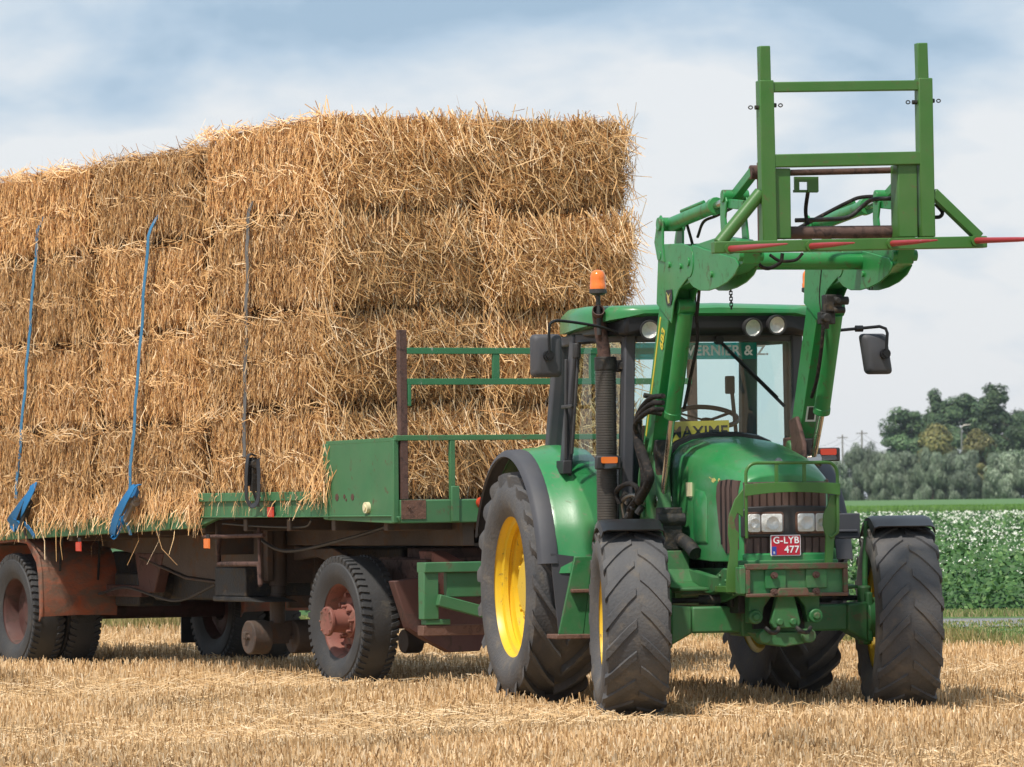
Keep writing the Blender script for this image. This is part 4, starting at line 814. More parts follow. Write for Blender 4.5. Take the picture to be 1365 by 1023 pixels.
def chain(p, q, n, name='chain'):
    mb = MB(); p, q = Vector(p), Vector(q)
    for i in range(n):
        c = p + (q - p) * (i + 0.5) / n; h = (q - p).length / n * 0.62; u = V3(1, 0, 0) if i % 2 else V3(0, 1, 0)
        mb.tube([c + u * 0.009 + V3(0, 0, h), c - u * 0.009 + V3(0, 0, h), c - u * 0.009 - V3(0, 0, h), c + u * 0.009 - V3(0, 0, h)], 0.004, 5, closed=True)
    return mb.build(name, 'dark', tractor)
chain(T(973, 362, y=-0.3), T(975, 412, y=-0.3), 13); chain(T(1159, 358, y=-0.7), T(1161, 386, y=-0.7), 6)
mb = MB(); mb.tube([(-0.40, 0.20, 1.00), (-0.42, 0.30, 1.06), (-0.44, 0.45, 1.10), (-0.44, 0.60, 1.10)], 0.045, 14); mb.build('air_duct', 'dark', tractor)
# shelf brackets behind the front tyres and front frame casting with bolts
for sd in (-1, 1):
    mb = MB(); xb = sd * 0.50
    pts = [(0.36, 1.02), (0.34, 0.90), (0.27, 0.82), (0.10, 0.79), (-0.10, 0.785), (-0.10, 0.765), (0.12, 0.755), (0.33, 0.765), (0.42, 0.86), (0.44, 1.02)]
    mb.prism([(xb - 0.10, a, b) for a, b in pts], (0.20, 0, 0)); mb.build('shelf_bracket', 'green_low', tractor, bevel=0.006)
    mb = MB(); mb.prism([(sd * 0.325, -0.50, 0.90), (sd * 0.325, -0.30, 0.91), (sd * 0.325, -0.12, 0.86), (sd * 0.325, -0.20, 0.76), (sd * 0.325, -0.50, 0.74)], (sd * 0.045, 0, 0))
    for yy, zz in ((-0.46, 0.87), (-0.46, 0.78), (-0.38, 0.83), (-0.25, 0.86), (-0.25, 0.80)): mb.tube([(sd * 0.365, yy, zz), (sd * 0.385, yy, zz)], 0.014, 6)
    mb.build('front_frame', 'green_low', tractor, bevel=0.008)

# ================================================================== TRAILER
trailer = empty('hay_trailer', (TLX, TLY, 0), R(TLA), 'long green flatbed farm trailer loaded with straw bales behind the tractor', 'trailer')
TW = 2.56
rim_top = lambda y: 1.300 - 0.0245 * (y - 2.34)
mb = MB(); mb.box(0.03, TW - 0.03, -1.16, 2.28, 1.30, 1.372); deck = mb.build('front_deck', 'wood', trailer)
mb = MB(); mb.hexa([(0.03, 2.33, rim_top(2.33) - 0.07), (TW - 0.03, 2.33, rim_top(2.33) - 0.07), (TW - 0.03, 9.2, rim_top(9.2) - 0.07), (0.03, 9.2, rim_top(9.2) - 0.07)], [(0.03, 2.33, rim_top(2.33) - 0.012), (TW - 0.03, 2.33, rim_top(2.33) - 0.012), (TW - 0.03, 9.2, rim_top(9.2) - 0.012), (0.03, 9.2, rim_top(9.2) - 0.012)])
mb.build('rear_deck', 'wood', trailer)
for sd, x in ((0, -0.03), (1, TW - 0.03)):
    mb = MB()
    mb.box(x, x + 0.055, -1.16, 2.31, 1.245, 1.375); mb.box(x - 0.022, x + 0.0, 0.0, 2.31, 1.372, 1.442)
    mb.box(x - 0.018, x + 0.0, -1.16, 2.31, 1.245, 1.257)
    yy = 2.32; mb.hexa([(x, yy, rim_top(yy) - 0.135), (x + 0.055, yy, rim_top(yy) - 0.135), (x + 0.055, 9.2, rim_top(9.2) - 0.135), (x, 9.2, rim_top(9.2) - 0.135)], [(x, yy, rim_top(yy)), (x + 0.055, yy, rim_top(yy)), (x + 0.055, 9.2, rim_top(9.2)), (x, 9.2, rim_top(9.2))])
    for k in range(6): y = 2.9 + k * 1.15; z = rim_top(y); mb.box(x - 0.012, x + 0.0, y, y + 0.06, z - 0.13, z - 0.002)
    mb.prism([(x, 2.31, 1.18), (x, 1.98, 1.245), (x, 2.31, 1.245)], (0.05, 0, 0))
    mb.build('side_rim', 'trailer_green', trailer, bevel=0.006)
mb = MB()
mb.prism([(-0.031, 0.02, 1.225), (-0.031, -1.16, 1.195), (-0.031, -1.16, 1.815), (-0.031, -0.02, 1.80), (-0.031, 0.02, 1.76)], (0.03, 0, 0))
mb.box(-0.045, -0.002, -1.20, -1.15, 1.20, 1.82); mb.box(-0.040, -0.006, -0.06, 0.025, 1.23, 1.80)
pan = mb.build('side_panel', 'trailer_green', trailer, bevel=0.005)
mb = MB(); mb.disc((-0.046, -0.74, 1.315), (1, 0, 0), 0.042, 0.03, 20); mb.disc((-0.06, -0.74, 1.315), (1, 0, 0), 0.022, 0.02, 14); mb.build('clearance_lamp', 'cream', pan)
mb = MB()
for (y, z, s_) in ((-0.20, 1.395, 0.05), (-0.33, 1.40, 0.03), (-0.47, 1.395, 0.045), (-0.36, 1.375, 0.02)): mb.disc((-0.032, y, z), (1, 0, 0), s_ * 0.6, 0.004, 6)
mb.build_split('rust_patch', 'red_dark', pan)
# front frame
yf = -1.20
zb_, zt_ = B(600, 697, y=yf).z, B(600, 666, y=yf).z
mb = MB(); mb.box(0.0, TW, yf - 0.02, yf + 0.06, zb_, zt_); mb.prism([(0.0, yf - 0.021, zb_ + 0.055), (0.0, yf - 0.021, zb_), (-0.03, yf - 0.021, zb_ + 0.05)], (0, 0.05, 0))
xx = B(604, 640, y=yf).x; mb.box(xx - 0.035, xx + 0.035, yf - 0.04, yf - 0.022, zb_ + 0.005, zt_ + 0.10)
fb = mb.build('front_beam', 'trailer_green', trailer, bevel=0.008)
a, b = B(533, 667, y=yf), B(566, 692, y=yf); mb = MB(); mb.box(a.x, b.x, yf - 0.026, yf - 0.0205, b.z, a.z); mb.disc((a.x + 0.06, yf - 0.03, (a.z + b.z) / 2 + 0.02), (0, 1, 0), 0.012, 0.02, 8); mb.build('rust_plate', 'rust', fb)
c = B(639, 670, y=yf); mb = MB(); mb.disc((c.x, yf - 0.04, c.z), (0, 1, 0), 0.04, 0.04, 16); mb.build('marker_lamp', 'redlens', fb)
mb = MB()
zr = B(640, 583, y=yf).z; mb.box(-0.03, TW, yf - 0.012, yf + 0.03, zr - 0.022, zr + 0.018)
mb.bar((-0.012, -0.02, 1.806), (-0.012, -1.2, 1.818), 0.04, 0.03)
for px in (603, 755): x = B(px, 620, y=yf).x; mb.box(x - 0.02, x + 0.02, yf - 0.010, yf + 0.028, zt_, zr - 0.022)
for x in (1.9, 2.5): mb.box(x - 0.02, x + 0.02, yf - 0.010, yf + 0.028, zt_, zr - 0.022)
mb.build('front_rail', 'trailer_green', trailer, bevel=0.004)
zu1, zu2 = B(600, 468, y=yf).z, B(600, 509, y=yf).z
mb = MB()
for z in (zu1, zu2): mb.box(0.075, TW - 0.07, yf - 0.014, yf + 0.02, z - 0.023, z + 0.023)
for px in (661, 790): x = B(px, 490, y=yf).x; mb.box(x - 0.028, x + 0.028, yf - 0.010, yf + 0.016, zu2 + 0.023, zu1 - 0.023)
mb.box(0.077, 0.10, yf - 0.02, yf + 0.02, zu2 - 0.18, zu2 - 0.023)
mb.build('upper_rail', 'rail_green', trailer, bevel=0.003)
for x in (0.045, TW - 0.05):
    mb = MB(); mb.box(x - 0.03, x + 0.03, yf - 0.005, yf + 0.055, zt_ + 0.002, 2.63); mb.build('front_post', 'rust_dark', trailer, bevel=0.004)
# chassis
mb = MB()
for x in (0.62, 1.82):
    mb.box(x - 0.05, x + 0.05, -1.1, 2.5, 1.02, 1.243)
    pts = [(2.30, 1.16), (2.30, 0.745), (3.1, 0.72), (3.95, 0.76), (4.9, 0.93), (5.6, 1.0), (9.1, 0.95), (9.1, 1.05), (5.0, 1.155)]
    mb.prism([(x - 0.04, a, b) for a, b in pts], (0.08, 0, 0))
    mb.prism([(x - 0.06, a, b) for a, b in [(2.3, 0.74), (3.1, 0.715), (3.95, 0.755), (4.9, 0.925), (4.9, 0.905), (3.95, 0.735), (3.1, 0.695), (2.3, 0.72)]], (0.12, 0, 0))
    mb.prism([(x - 0.03, a, b) for a, b in [(1.9, 1.02), (1.6, 0.99), (1.2, 1.0), (0.9, 0.93), (0.75, 0.70), (0.86, 0.68), (1.05, 0.86), (1.5, 0.93), (1.9, 0.90)]], (0.06, 0, 0))
for y in (-0.9, 0.0, 0.8, 1.6, 2.4, 3.3, 4.2, 5.1, 6.9, 7.8): z = 1.24 if y < 2.3 else rim_top(y) - 0.075; mb.box(0.03, TW - 0.03, y - 0.035, y + 0.035, z - 0.10, z - 0.003)
mb.box(0.1, TW - 0.1, 2.29, 2.33, 0.95, 1.23)
mb.build('chassis_frame', 'brown', trailer, bevel=0.008)
mb = MB(); p = [B(*a, x=0.12) for a in ((292, 722), (292, 752), (345, 752), (347, 780))]; mb.tube([p[0] + V3(0, 0, 0.06), p[0], p[1], p[2], p[3]], 0.02, 8); mb.tube([B(345, 700, x=0.12), B(347, 782, x=0.12)], 0.014, 8); mb.tube([B(270, 716, x=0.0), B(352, 714, x=0.1)], 0.016, 8); mb.build('brake_pipe', 'rust_dark', trailer)
mb = MB(); a, b = B(286, 756, x=0.22), B(328, 806, x=0.22); mb.box(0.22, 0.52, b.y, a.y, b.z + 0.06, a.z); mb.prism([(0.20, a.y, b.z + 0.06), (0.20, b.y, b.z + 0.06), (0.20, b.y - 0.3, b.z + 0.02), (0.20, a.y, b.z + 0.02)], (0.34, 0, 0)); mb.build('tool_box', 'dark', trailer, bevel=0.01)
# landing gear with steel rollers
lx, ly = 0.50, 2.02
mb = MB(); c1 = B(368, 702, x=lx); mb.tube([(lx, ly, 0.70), (lx, ly, 1.20)], 0.078, 20); mb.tube([(lx, ly, 0.40), (lx, ly, 0.72)], 0.062, 20); mb.tube([(lx, ly, 0.62), (lx, ly, 0.64)], 0.07, 20); mb.box(lx - 0.15, lx + 0.45, ly - 0.02, ly + 0.12, 0.72, 1.2); mb.bar((lx - 0.3, ly, 0.31), (lx + 0.3, ly, 0.31), 0.05, 0.06); mb.prism([(lx - 0.14, ly - 0.03, 0.42), (lx + 0.14, ly - 0.03, 0.42), (lx + 0.08, ly - 0.03, 0.24), (lx - 0.08, ly - 0.03, 0.24)], (0, 0.06, 0))
mb.box(lx - 0.13, lx - 0.08, ly - 0.10, ly - 0.02, 0.74, 1.2); mb.box(lx + 0.30, lx + 0.62, ly - 0.06, ly + 0.02, 0.62, 1.0); mb.box(lx + 0.1, lx + 1.5, ly + 0.0, ly + 0.06, 0.52, 0.62)
lg = mb.build('landing_leg', 'brown', trailer, bevel=0.006)
for dx in (-0.19, 0.19):
    mb = MB(); c = Vector((lx + dx, ly - 0.02, 0.295)); mb.lathe([(0.0, -0.085), (0.02, -0.085), (0.025, -0.075), (0.125, -0.080), (0.134, -0.074), (0.134, 0.074), (0.125, 0.08), (0.0, 0.08)], c, (1, 0, 0), 32); mb.disc(c, (1, 0, 0), 0.02, 0.2, 8); mb.build('roller', 'brown', lg, bevel=0.0)
mb = MB(); c = Vector((1.2, 1.05, 0.26)); mb.lathe([(0.0, -0.07), (0.09, -0.07), (0.095, -0.06), (0.095, 0.06), (0.09, 0.07), (0.0, 0.07)], c, (1, 0, 0), 28); mb.tube([c, c + V3(0.2, 0, 0), c + V3(0.2, 0, 0.5)], 0.03, 8); mb.build('roller', 'brown', trailer)
# wheels
def truck_wheel(x, y, z, r, w, side, front, name, rz=0):
    n = node(name, trailer, (x, y, z), rz)
    tyre_mesh(r, w, 0.295, 52, 0.014, 0.035, 1, 0.042, side, camber=0.012, lug_in=w * 0.27, bulge=1.03).build('tyre', 'rubber_dark', n, smooth=35)
    for sg in (-1, 1):
        pass
    h = w * 0.36; mb = MB()
    if front:
        prof = [(0.30, h - 0.02), (0.306, h), (0.295, h + 0.008), (0.28, h), (0.268, h - 0.03), (0.258, h - 0.11), (0.235, h - 0.125), (0.20, h - 0.115), (0.17, h - 0.105), (0.0, h - 0.105)]
    else:
        prof = [(0.30, h - 0.02), (0.306, h), (0.295, h + 0.008), (0.28, h), (0.268, h - 0.03), (0.255, h - 0.13), (0.20, h - 0.17), (0.17, h - 0.175), (0.12, h - 0.175), (0.10, h - 0.10), (0.0, h - 0.10)]
    mb.lathe([(a, b * side) for a, b in prof], (0, 0, 0), (1, 0, 0), 44)
    mb.lathe([(0.30, -side * h), (0.26, -side * (h - 0.04)), (0.25, side * (h - 0.12)), (0.0, side * (h - 0.12))], (0, 0, 0), (1, 0, 0), 44)
    bolts(mb, 10, 0.205 if front else 0.19, side * (h - (0.115 if front else 0.172)), 0.018, 0.045, side)
    rim = mb.build('rim', 'red' if front else 'red_dark', n, smooth=35)
    if front:
        mb = MB(); mb.lathe([(0.135, side * (h - 0.105)), (0.13, side * (h - 0.06)), (0.088, side * (h - 0.04)), (0.085, side * (h + 0.09)), (0.112, side * (h + 0.095)), (0.112, side * (h + 0.12)), (0.105, side * (h + 0.125)), (0.0, side * (h + 0.125))], (0, 0, 0), (1, 0, 0), 28)
        bolts(mb, 8, 0.095, side * (h + 0.123), 0.009, 0.012, side); bolts(mb, 8, 0.110, side * (h - 0.07), 0.014, 0.06, side); mb.build('hub', 'red', n, bevel=0.004)
    return n
truck_wheel(0.20, 0.02, 0.455, 0.505, 0.30, -1, True, 'front_wheel', R(0)); truck_wheel(TW - 0.2, 0.02, 0.455, 0.505, 0.30, 1, True, 'front_wheel')
for x, sd in ((0.17, -1), (0.51, -1), (TW - 0.17, 1), (TW - 0.51, 1)): truck_wheel(x, 6.38, 0.455, 0.505, 0.29, sd, False, 'rear_wheel')
MB().tube([(0.2, 0.02, 0.455), (TW - 0.2, 0.02, 0.455)], 0.07, 14).build('axle', 'red_dark', trailer); MB().tube([(0.3, 6.38, 0.455), (TW - 0.3, 6.38, 0.455)], 0.085, 14).build('axle', 'red_dark', trailer)
for x in (0.62, 1.9):
    mb = MB(); mb.box(x - 0.05, x + 0.05, -0.55, 0.6, 0.56, 0.64); mb.box(x - 0.06, x + 0.06, -0.1, 0.14, 0.45, 0.70); mb.build('leaf_spring', 'red_dark', trailer, bevel=0.01)
    mb = MB(); mb.box(x - 0.04, x + 0.04, 4.9, 7.0, 0.58, 0.68); mb.prism([(x - 0.05, 4.4, 0.95), (x - 0.05, 4.6, 0.62), (x - 0.05, 4.9, 0.62), (x - 0.05, 5.0, 0.95)], (0.1, 0, 0)); mb.build('leaf_spring', 'red_dark', trailer, bevel=0.01)
mb = MB(); mb.box(0.75, 1.75, 3.7, 5.9, 0.56, 0.96); mb.tube([(0.66, 4.75, 0.70), (1.9, 4.75, 0.70)], 0.15, 18); mb.box(0.60, 1.0, 5.0, 5.5, 0.50, 0.78); mb.build('dark_underbody_fill', 'dark', trailer, bevel=0.02)  # box, tank and block added to make the view under the deck dark
mb = MB(); mb.box(0.9, 1.7, 0.6, 2.2, 0.58, 1.0); mb.bar((0.95, 1.0, 0.95), (0.75, 1.9, 0.55), 0.08, 0.1); mb.build('dark_front_fill', 'dark', trailer, bevel=0.02)  # filler block and bar, added to darken the space behind the landing leg
# mudguards over the dual wheels
for sd in (-1, 1):
    x0 = 0.0 if sd < 0 else TW - 0.68; mb = MB(); rings = []
    pr = [(5.66, 0.42), (5.64, 0.50), (5.655, 0.80), (5.70, 0.92), (5.82, 1.02), (6.0, 1.08), (6.3, 1.10), (6.7, 1.08), (6.95, 1.0), (7.08, 0.85)]
    for a, b in pr: rings.append([Vector((x0, a + 0.05 * (1 if a < 6 else -1), b - 0.045)), Vector((x0, a, b)), Vector((x0 + 0.04, a - 0.005, b + 0.003)), Vector((x0 + 0.34, a - 0.01, b + 0.01)), Vector((x0 + 0.64, a - 0.005, b + 0.003)), Vector((x0 + 0.68, a, b))])
    mb.sheet(rings, -0.012); mb.tube([Vector((x0 - 0.005, a, b)) for a, b in pr], 0.016, 8)
    fd = mb.build('mudguard', 'redmud', trailer, smooth=40)
    mb = MB(); mb.bar((x0 + 0.17, 5.60, 1.12), (x0 + 0.15, 5.62, 0.80), 0.015, 0.02); mb.bar((x0 + 0.52, 5.60, 1.12), (x0 + 0.50, 5.62, 0.72), 0.015, 0.02); mb.build('stay', 'dark', fd)
mb = MB(); mb.box(1.9, 2.52, 7.02, 7.04, 0.13, 0.75); mb.build('mud_flap', 'black', trailer)
# steering dolly and drawbar
mb = MB()
mb.lathe([(0.55, 0), (0.55, 0.07), (0.42, 0.07), (0.42, 0)], (1.28, 0.02, 0.93), (0, 0, 1), 36)
mb.box(0.66, 1.9, -0.5, 0.5, 0.76, 0.93); mb.box(0.5, 0.62, -0.62, 0.3, 0.70, 0.92)
mb.build('turntable', 'rust_dark', trailer, bevel=0.008)
Mt = Matrix.Translation((TRX, TRY, 0)) @ Matrix.Rotation(R(TRA), 4, 'Z'); Mb = Matrix.Translation((TLX, TLY, 0)) @ Matrix.Rotation(R(TLA), 4, 'Z')
hitch = Mb.inverted() @ (Mt @ Vector((0, 3.0, 0.62)))
mb = MB()
for x, e in ((0.78, -0.06), (1.78, 0.06)): mb.bar((x, -0.35, 0.82), hitch + V3(e, 0.1, 0.0), 0.10, 0.15, side=(1, 0, 0))
mb.bar((0.72, -0.62, 0.76), (1.84, -0.62, 0.76), 0.08, 0.14); mb.tube([hitch + V3(0, 0.15, 0), hitch - V3(0, 0.25, 0)], 0.06, 12)
mb.prism([(0.55, -0.45, 0.86), (0.55, -0.40, 0.98), (0.55, -0.62, 0.98), (0.55, -1.35, 0.80), (0.55, -1.35, 0.66), (0.55, -0.7, 0.66)], (0.12, 0, 0))
mb.build('drawbar', 'red', trailer, bevel=0.008)
mb = MB(); yy = -0.75
mb.prism([B(*a, y=yy) for a in ((525, 775), (560, 770), (652, 800), (652, 838), (640, 868), (600, 870), (566, 852), (545, 838))], (0, 0.10, 0)); mb.build('belly_plate', 'red_dark', trailer, bevel=0.008)
# green drawbar bracket
yg2 = -1.62
mb = MB(); a, b = B(565, 752, y=yg2), B(582, 826, y=yg2); mb.box(a.x, b.x + 0.02, yg2, yg2 + 0.10, b.z, a.z - 0.06)
c = B(660, 762, y=yg2); mb.box(a.x, c.x + 0.2, yg2 - 0.02, yg2 + 0.12, c.z, a.z + 0.01); d_ = B(660, 795, y=yg2); mb.box(b.x + 0.10, c.x + 0.2, yg2 + 0.02, yg2 + 0.08, d_.z, c.z - 0.002)
mb.bar(B(582, 800, y=yg2) + V3(0, -0.02, 0), B(665, 822, y=yg2) + V3(0, -0.02, 0), 0.06, 0.085); mb.box(a.x + 0.02, b.x + 0.12, yg2 + 0.01, yg2 + 0.1, b.z - 0.04, b.z)
mb.build('drawbar_bracket', 'trailer_green', trailer, bevel=0.006)
mb = MB(); mb.box(a.x, c.x + 0.2, yg2 + 0.02, yg2 + 0.12, b.z - 0.12, b.z - 0.045); mb.build('drawbar_rail', 'rust', trailer, bevel=0.005)
# side reflectors
for px, py, m in ((105, 729, 'redlens'), (276, 725, 'orange'), (361, 683, 'redlens')):
    c = B(px, py, x=-0.055); mb = MB(); mb.loft([[p for p in (Vector((-0.065, c.y + dy, c.z + dz)) for dy, dz in ((-0.045, -0.035), (0.045, -0.035), (0.045, 0.035), (-0.045, 0.035)))], [Vector((-0.052, c.y + dy, c.z + dz)) for dy, dz in ((-0.05, -0.04), (0.05, -0.04), (0.05, 0.04), (-0.05, 0.04))]]); sr = mb.build('side_reflector', m, trailer); mb = MB(); mb.box(-0.050, -0.042, c.y - 0.03, c.y + 0.03, c.z - 0.02, c.z + 0.075); mb.build('reflector_bracket', 'dark', sr)
mb = MB(); mb.tube(bez([(-0.01, 0.3, 1.22), (0.05, 0.6, 1.17), (0.05, 1.5, 1.18), (0.02, 2.0, 1.20)], 8), 0.008, 6); mb.tube(bez([(0.25, -0.7, 1.2), (0.25, 0.2, 1.08), (0.25, 1.3, 0.98), (0.25, 1.9, 1.1)], 8), 0.014, 6); mb.tube(bez([(0.5, 3.2, 0.7), (0.5, 4.0, 0.56), (0.5, 5.0, 0.66), (0.5, 5.6, 0.6)], 8), 0.012, 6); mb.build_split('air_line', 'black', trailer)

# ================================================================== STRAW BALES
def strand_mesh(name, segs):
    """segs: list of (centre(n,3), dir(n,3), bend(n,3), length(n), width(n), tone(n,3)); two bent quads each"""
    C = np.concatenate([s[0] for s in segs]); D = np.concatenate([s[1] for s in segs]); Bn = np.concatenate([s[2] for s in segs])
    L = np.concatenate([s[3] for s in segs])[:, None]; Wd = np.concatenate([s[4] for s in segs])[:, None]; Tn = np.concatenate([s[5] for s in segs]); Nn = np.concatenate([s[6] for s in segs])
    D /= np.linalg.norm(D, axis=1, keepdims=True) + 1e-9
    side = np.cross(D, Nn); side /= np.linalg.norm(side, axis=1, keepdims=True) + 1e-9
    tw = rng.uniform(-0.5, 0.5, (len(D), 1)); side = side * np.cos(tw) + Nn * np.sin(tw)
    a = C - D * L / 2; b = C + Bn; c = C + D * L / 2
    h = side * Wd / 2
    v = np.stack([a - h, a + h, b - h, b + h, c - h * .7, c + h * .7], 1).reshape(-1, 3)
    n = len(D); i = np.arange(n)[:, None] * 6
    f = np.concatenate([i + np.array([[0, 1, 3, 2]]), i + np.array([[2, 3, 5, 4]])], 1).reshape(-1, 4)
    me = bpy.data.meshes.new(name)
    me.vertices.add(len(v)); me.vertices.foreach_set('co', v.astype(np.float32).ravel())
    me.loops.add(f.size); me.loops.foreach_set('vertex_index', f.astype(np.int32).ravel())
    me.polygons.add(len(f)); me.polygons.foreach_set('loop_start', (np.arange(len(f)) * 4).astype(np.int32)); me.polygons.foreach_set('loop_total', np.full(len(f), 4, np.int32))
    ca = me.color_attributes.new('tone', 'FLOAT_COLOR', 'POINT')
    col = np.ones((n, 6, 4), np.float32); col[:, :, :3] = Tn[:, None, :]
    ca.data.foreach_set('color', col.ravel())
    me.update(calc_edges=True)
    return me
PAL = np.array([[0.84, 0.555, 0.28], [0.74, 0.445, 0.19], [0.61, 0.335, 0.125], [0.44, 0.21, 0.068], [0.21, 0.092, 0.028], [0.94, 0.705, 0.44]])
def tones(n, p=(0.21, 0.25, 0.22, 0.16, 0.10, 0.06), var=0.12):
    t = PAL[rng.choice(6, n, p=p)]; return t * rng.uniform(1 - var, 1 + var, (n, 1))
BL, BH, BW = 2.12, 0.705, 1.27
def face_strands(n, face, ang_mu, ang_sd, lmin, lmax, prof, wmin=0.0045, wmax=0.0085, lift=0.035, inset=0.0, tp=None, tilt=0.22):
    """face: 'side' x=0 (u=y, v=z), 'end' y=0 (u=x, v=z), 'back' y=BL, 'top' z=BH (u=x, v=y), 'far' x=BW"""
    U_, V_ = {'side': (BL, BH), 'far': (BL, BH), 'end': (BW, BH), 'back': (BW, BH), 'top': (BW, BL)}[face]
    u = rng.uniform(inset, U_ - inset, n); v = rng.uniform(inset, V_ - inset, n)
    th = rng.normal(ang_mu, ang_sd, n); L = rng.uniform(lmin, lmax, n) * rng.uniform(0.6, 1, n); W_ = rng.uniform(wmin, wmax, n)
    out = np.minimum(rng.exponential(lift * 0.5, n), 0.11) + prof(u, v) + rng.uniform(-0.01, 0.01, n)
    du, dv = np.cos(th), np.sin(th); dn = rng.normal(0, tilt, n)
    bend = rng.normal(0, 0.06, n) * L; bo = rng.normal(0.0, 0.05, n) * L
    # keep ends from floating outside: rounded edges pull inwards
    z = np.zeros(n)
    if face == 'side': Cc, D, Nn, Bn = np.stack([-out, u, v], 1), np.stack([-dn, du, dv], 1), np.array([[-1., 0, 0]]).repeat(n, 0), np.stack([-bo, -dv * bend, du * bend], 1)
    elif face == 'far': Cc, D, Nn, Bn = np.stack([BW + out, u, v], 1), np.stack([dn, du, dv], 1), np.array([[1., 0, 0]]).repeat(n, 0), np.stack([bo, -dv * bend, du * bend], 1)
    elif face == 'end': Cc, D, Nn, Bn = np.stack([u, -out, v], 1), np.stack([du, -dn, dv], 1), np.array([[0, -1., 0]]).repeat(n, 0), np.stack([-dv * bend, -bo, du * bend], 1)
    elif face == 'back': Cc, D, Nn, Bn = np.stack([u, BL + out, v], 1), np.stack([du, dn, dv], 1), np.array([[0, 1., 0]]).repeat(n, 0), np.stack([-dv * bend, bo, du * bend], 1)
    else: Cc, D, Nn, Bn = np.stack([u, v, BH + out], 1), np.stack([du, dv, dn], 1), np.array([[0, 0, 1.]]).repeat(n, 0), np.stack([-dv * bend, du * bend, bo], 1)
    return (Cc, D, Bn, L, W_, tones(n) if tp is None else tones(n, tp), Nn)
def edge_tufts(n, kind):
    """long straws bent over the rims of a bale"""
    s = rng.uniform(0, 1, n); L = rng.uniform(0.12, 0.42, n); W_ = rng.uniform(0.005, 0.008, n)
    # tufts gather in clumps
    cl = rng.uniform(0, 1, 7); s = np.where(rng.uniform(0, 1, n) < 0.6, cl[rng.integers(0, 7, n)] + rng.normal(0, 0.035, n), s); s = np.clip(s, 0, 1)
    o = rng.uniform(0.0, 0.09, n); th = rng.normal(-1.57, 0.45, n)
    if kind == 'end_top': C = np.stack([s * BW, -o - 0.01, BH - rng.uniform(-0.02, 0.16, n) - L * 0.2], 1); D = np.stack([np.cos(th), rng.normal(-0.25, 0.25, n), np.sin(th)], 1); Nn = np.array([[0, -1., 0.2]]).repeat(n, 0)
    elif kind == 'side_top': L *= 0.6; C = np.stack([-o * 0.7 - 0.01, s * BL, BH - rng.uniform(-0.03, 0.07, n)], 1); th = rng.normal(0, 0.9, n); D = np.stack([rng.normal(-0.2, 0.3, n), np.cos(th), np.sin(th)], 1); Nn = np.array([[-1., 0, 0.3]]).repeat(n, 0)
    elif kind == 'side_mid': L *= 0.55; C = np.stack([-o * 0.5 - 0.005, s * BL, BH * 0.5 - rng.uniform(-0.03, 0.05, n)], 1); th = rng.normal(0, 0.8, n); D = np.stack([rng.normal(-0.15, 0.25, n), np.cos(th), np.sin(th)], 1); Nn = np.array([[-1., 0, 0.3]]).repeat(n, 0)
    elif kind == 'side_bot': L *= 0.6; C = np.stack([-o * 0.6 - 0.01, s * BL, rng.uniform(-0.06, 0.08, n)], 1); th = rng.normal(-1.57, 0.5, n); D = np.stack([rng.normal(-0.1, 0.2, n), np.cos(th), np.sin(th)], 1); Nn = np.array([[-1., 0, 0]]).repeat(n, 0)
    elif kind == 'corner': C = np.stack([rng.uniform(-0.05, 0.10, n), -rng.uniform(-0.05, 0.08, n), rng.uniform(0.05, BH, n)], 1); th = rng.normal(-1.3, 0.5, n); D = np.stack([np.cos(th) * 0.8, -np.cos(th) * 0.4, np.sin(th)], 1); Nn = np.array([[-0.7, -0.7, 0]]).repeat(n, 0)
    elif kind == 'far_corner': C = np.stack([BW + rng.uniform(-0.06, 0.07, n), -rng.uniform(-0.08, 0.05, n), rng.uniform(0.05, BH, n)], 1); th = rng.normal(-1.3, 0.6, n); D = np.stack([np.cos(th), -np.cos(th) * 0.3, np.sin(th)], 1); Nn = np.array([[0.5, -0.8, 0]]).repeat(n, 0)
    else: L *= 0.5; C = np.stack([rng.uniform(0, BW, n), s * BL, BH + rng.uniform(-0.01, 0.02, n)], 1); th = rng.uniform(0, 6.28, n); D = np.stack([np.cos(th), np.sin(th), np.abs(rng.normal(0.1, 0.3, n))], 1); Nn = np.array([[0, -0.6, 0.8]]).repeat(n, 0)
    Bn = rng.normal(0, 0.07, (n, 3)) * L[:, None]
    return (C, D, Bn, L, W_, tones(n, (0.30, 0.27, 0.16, 0.10, 0.05, 0.12)), Nn)
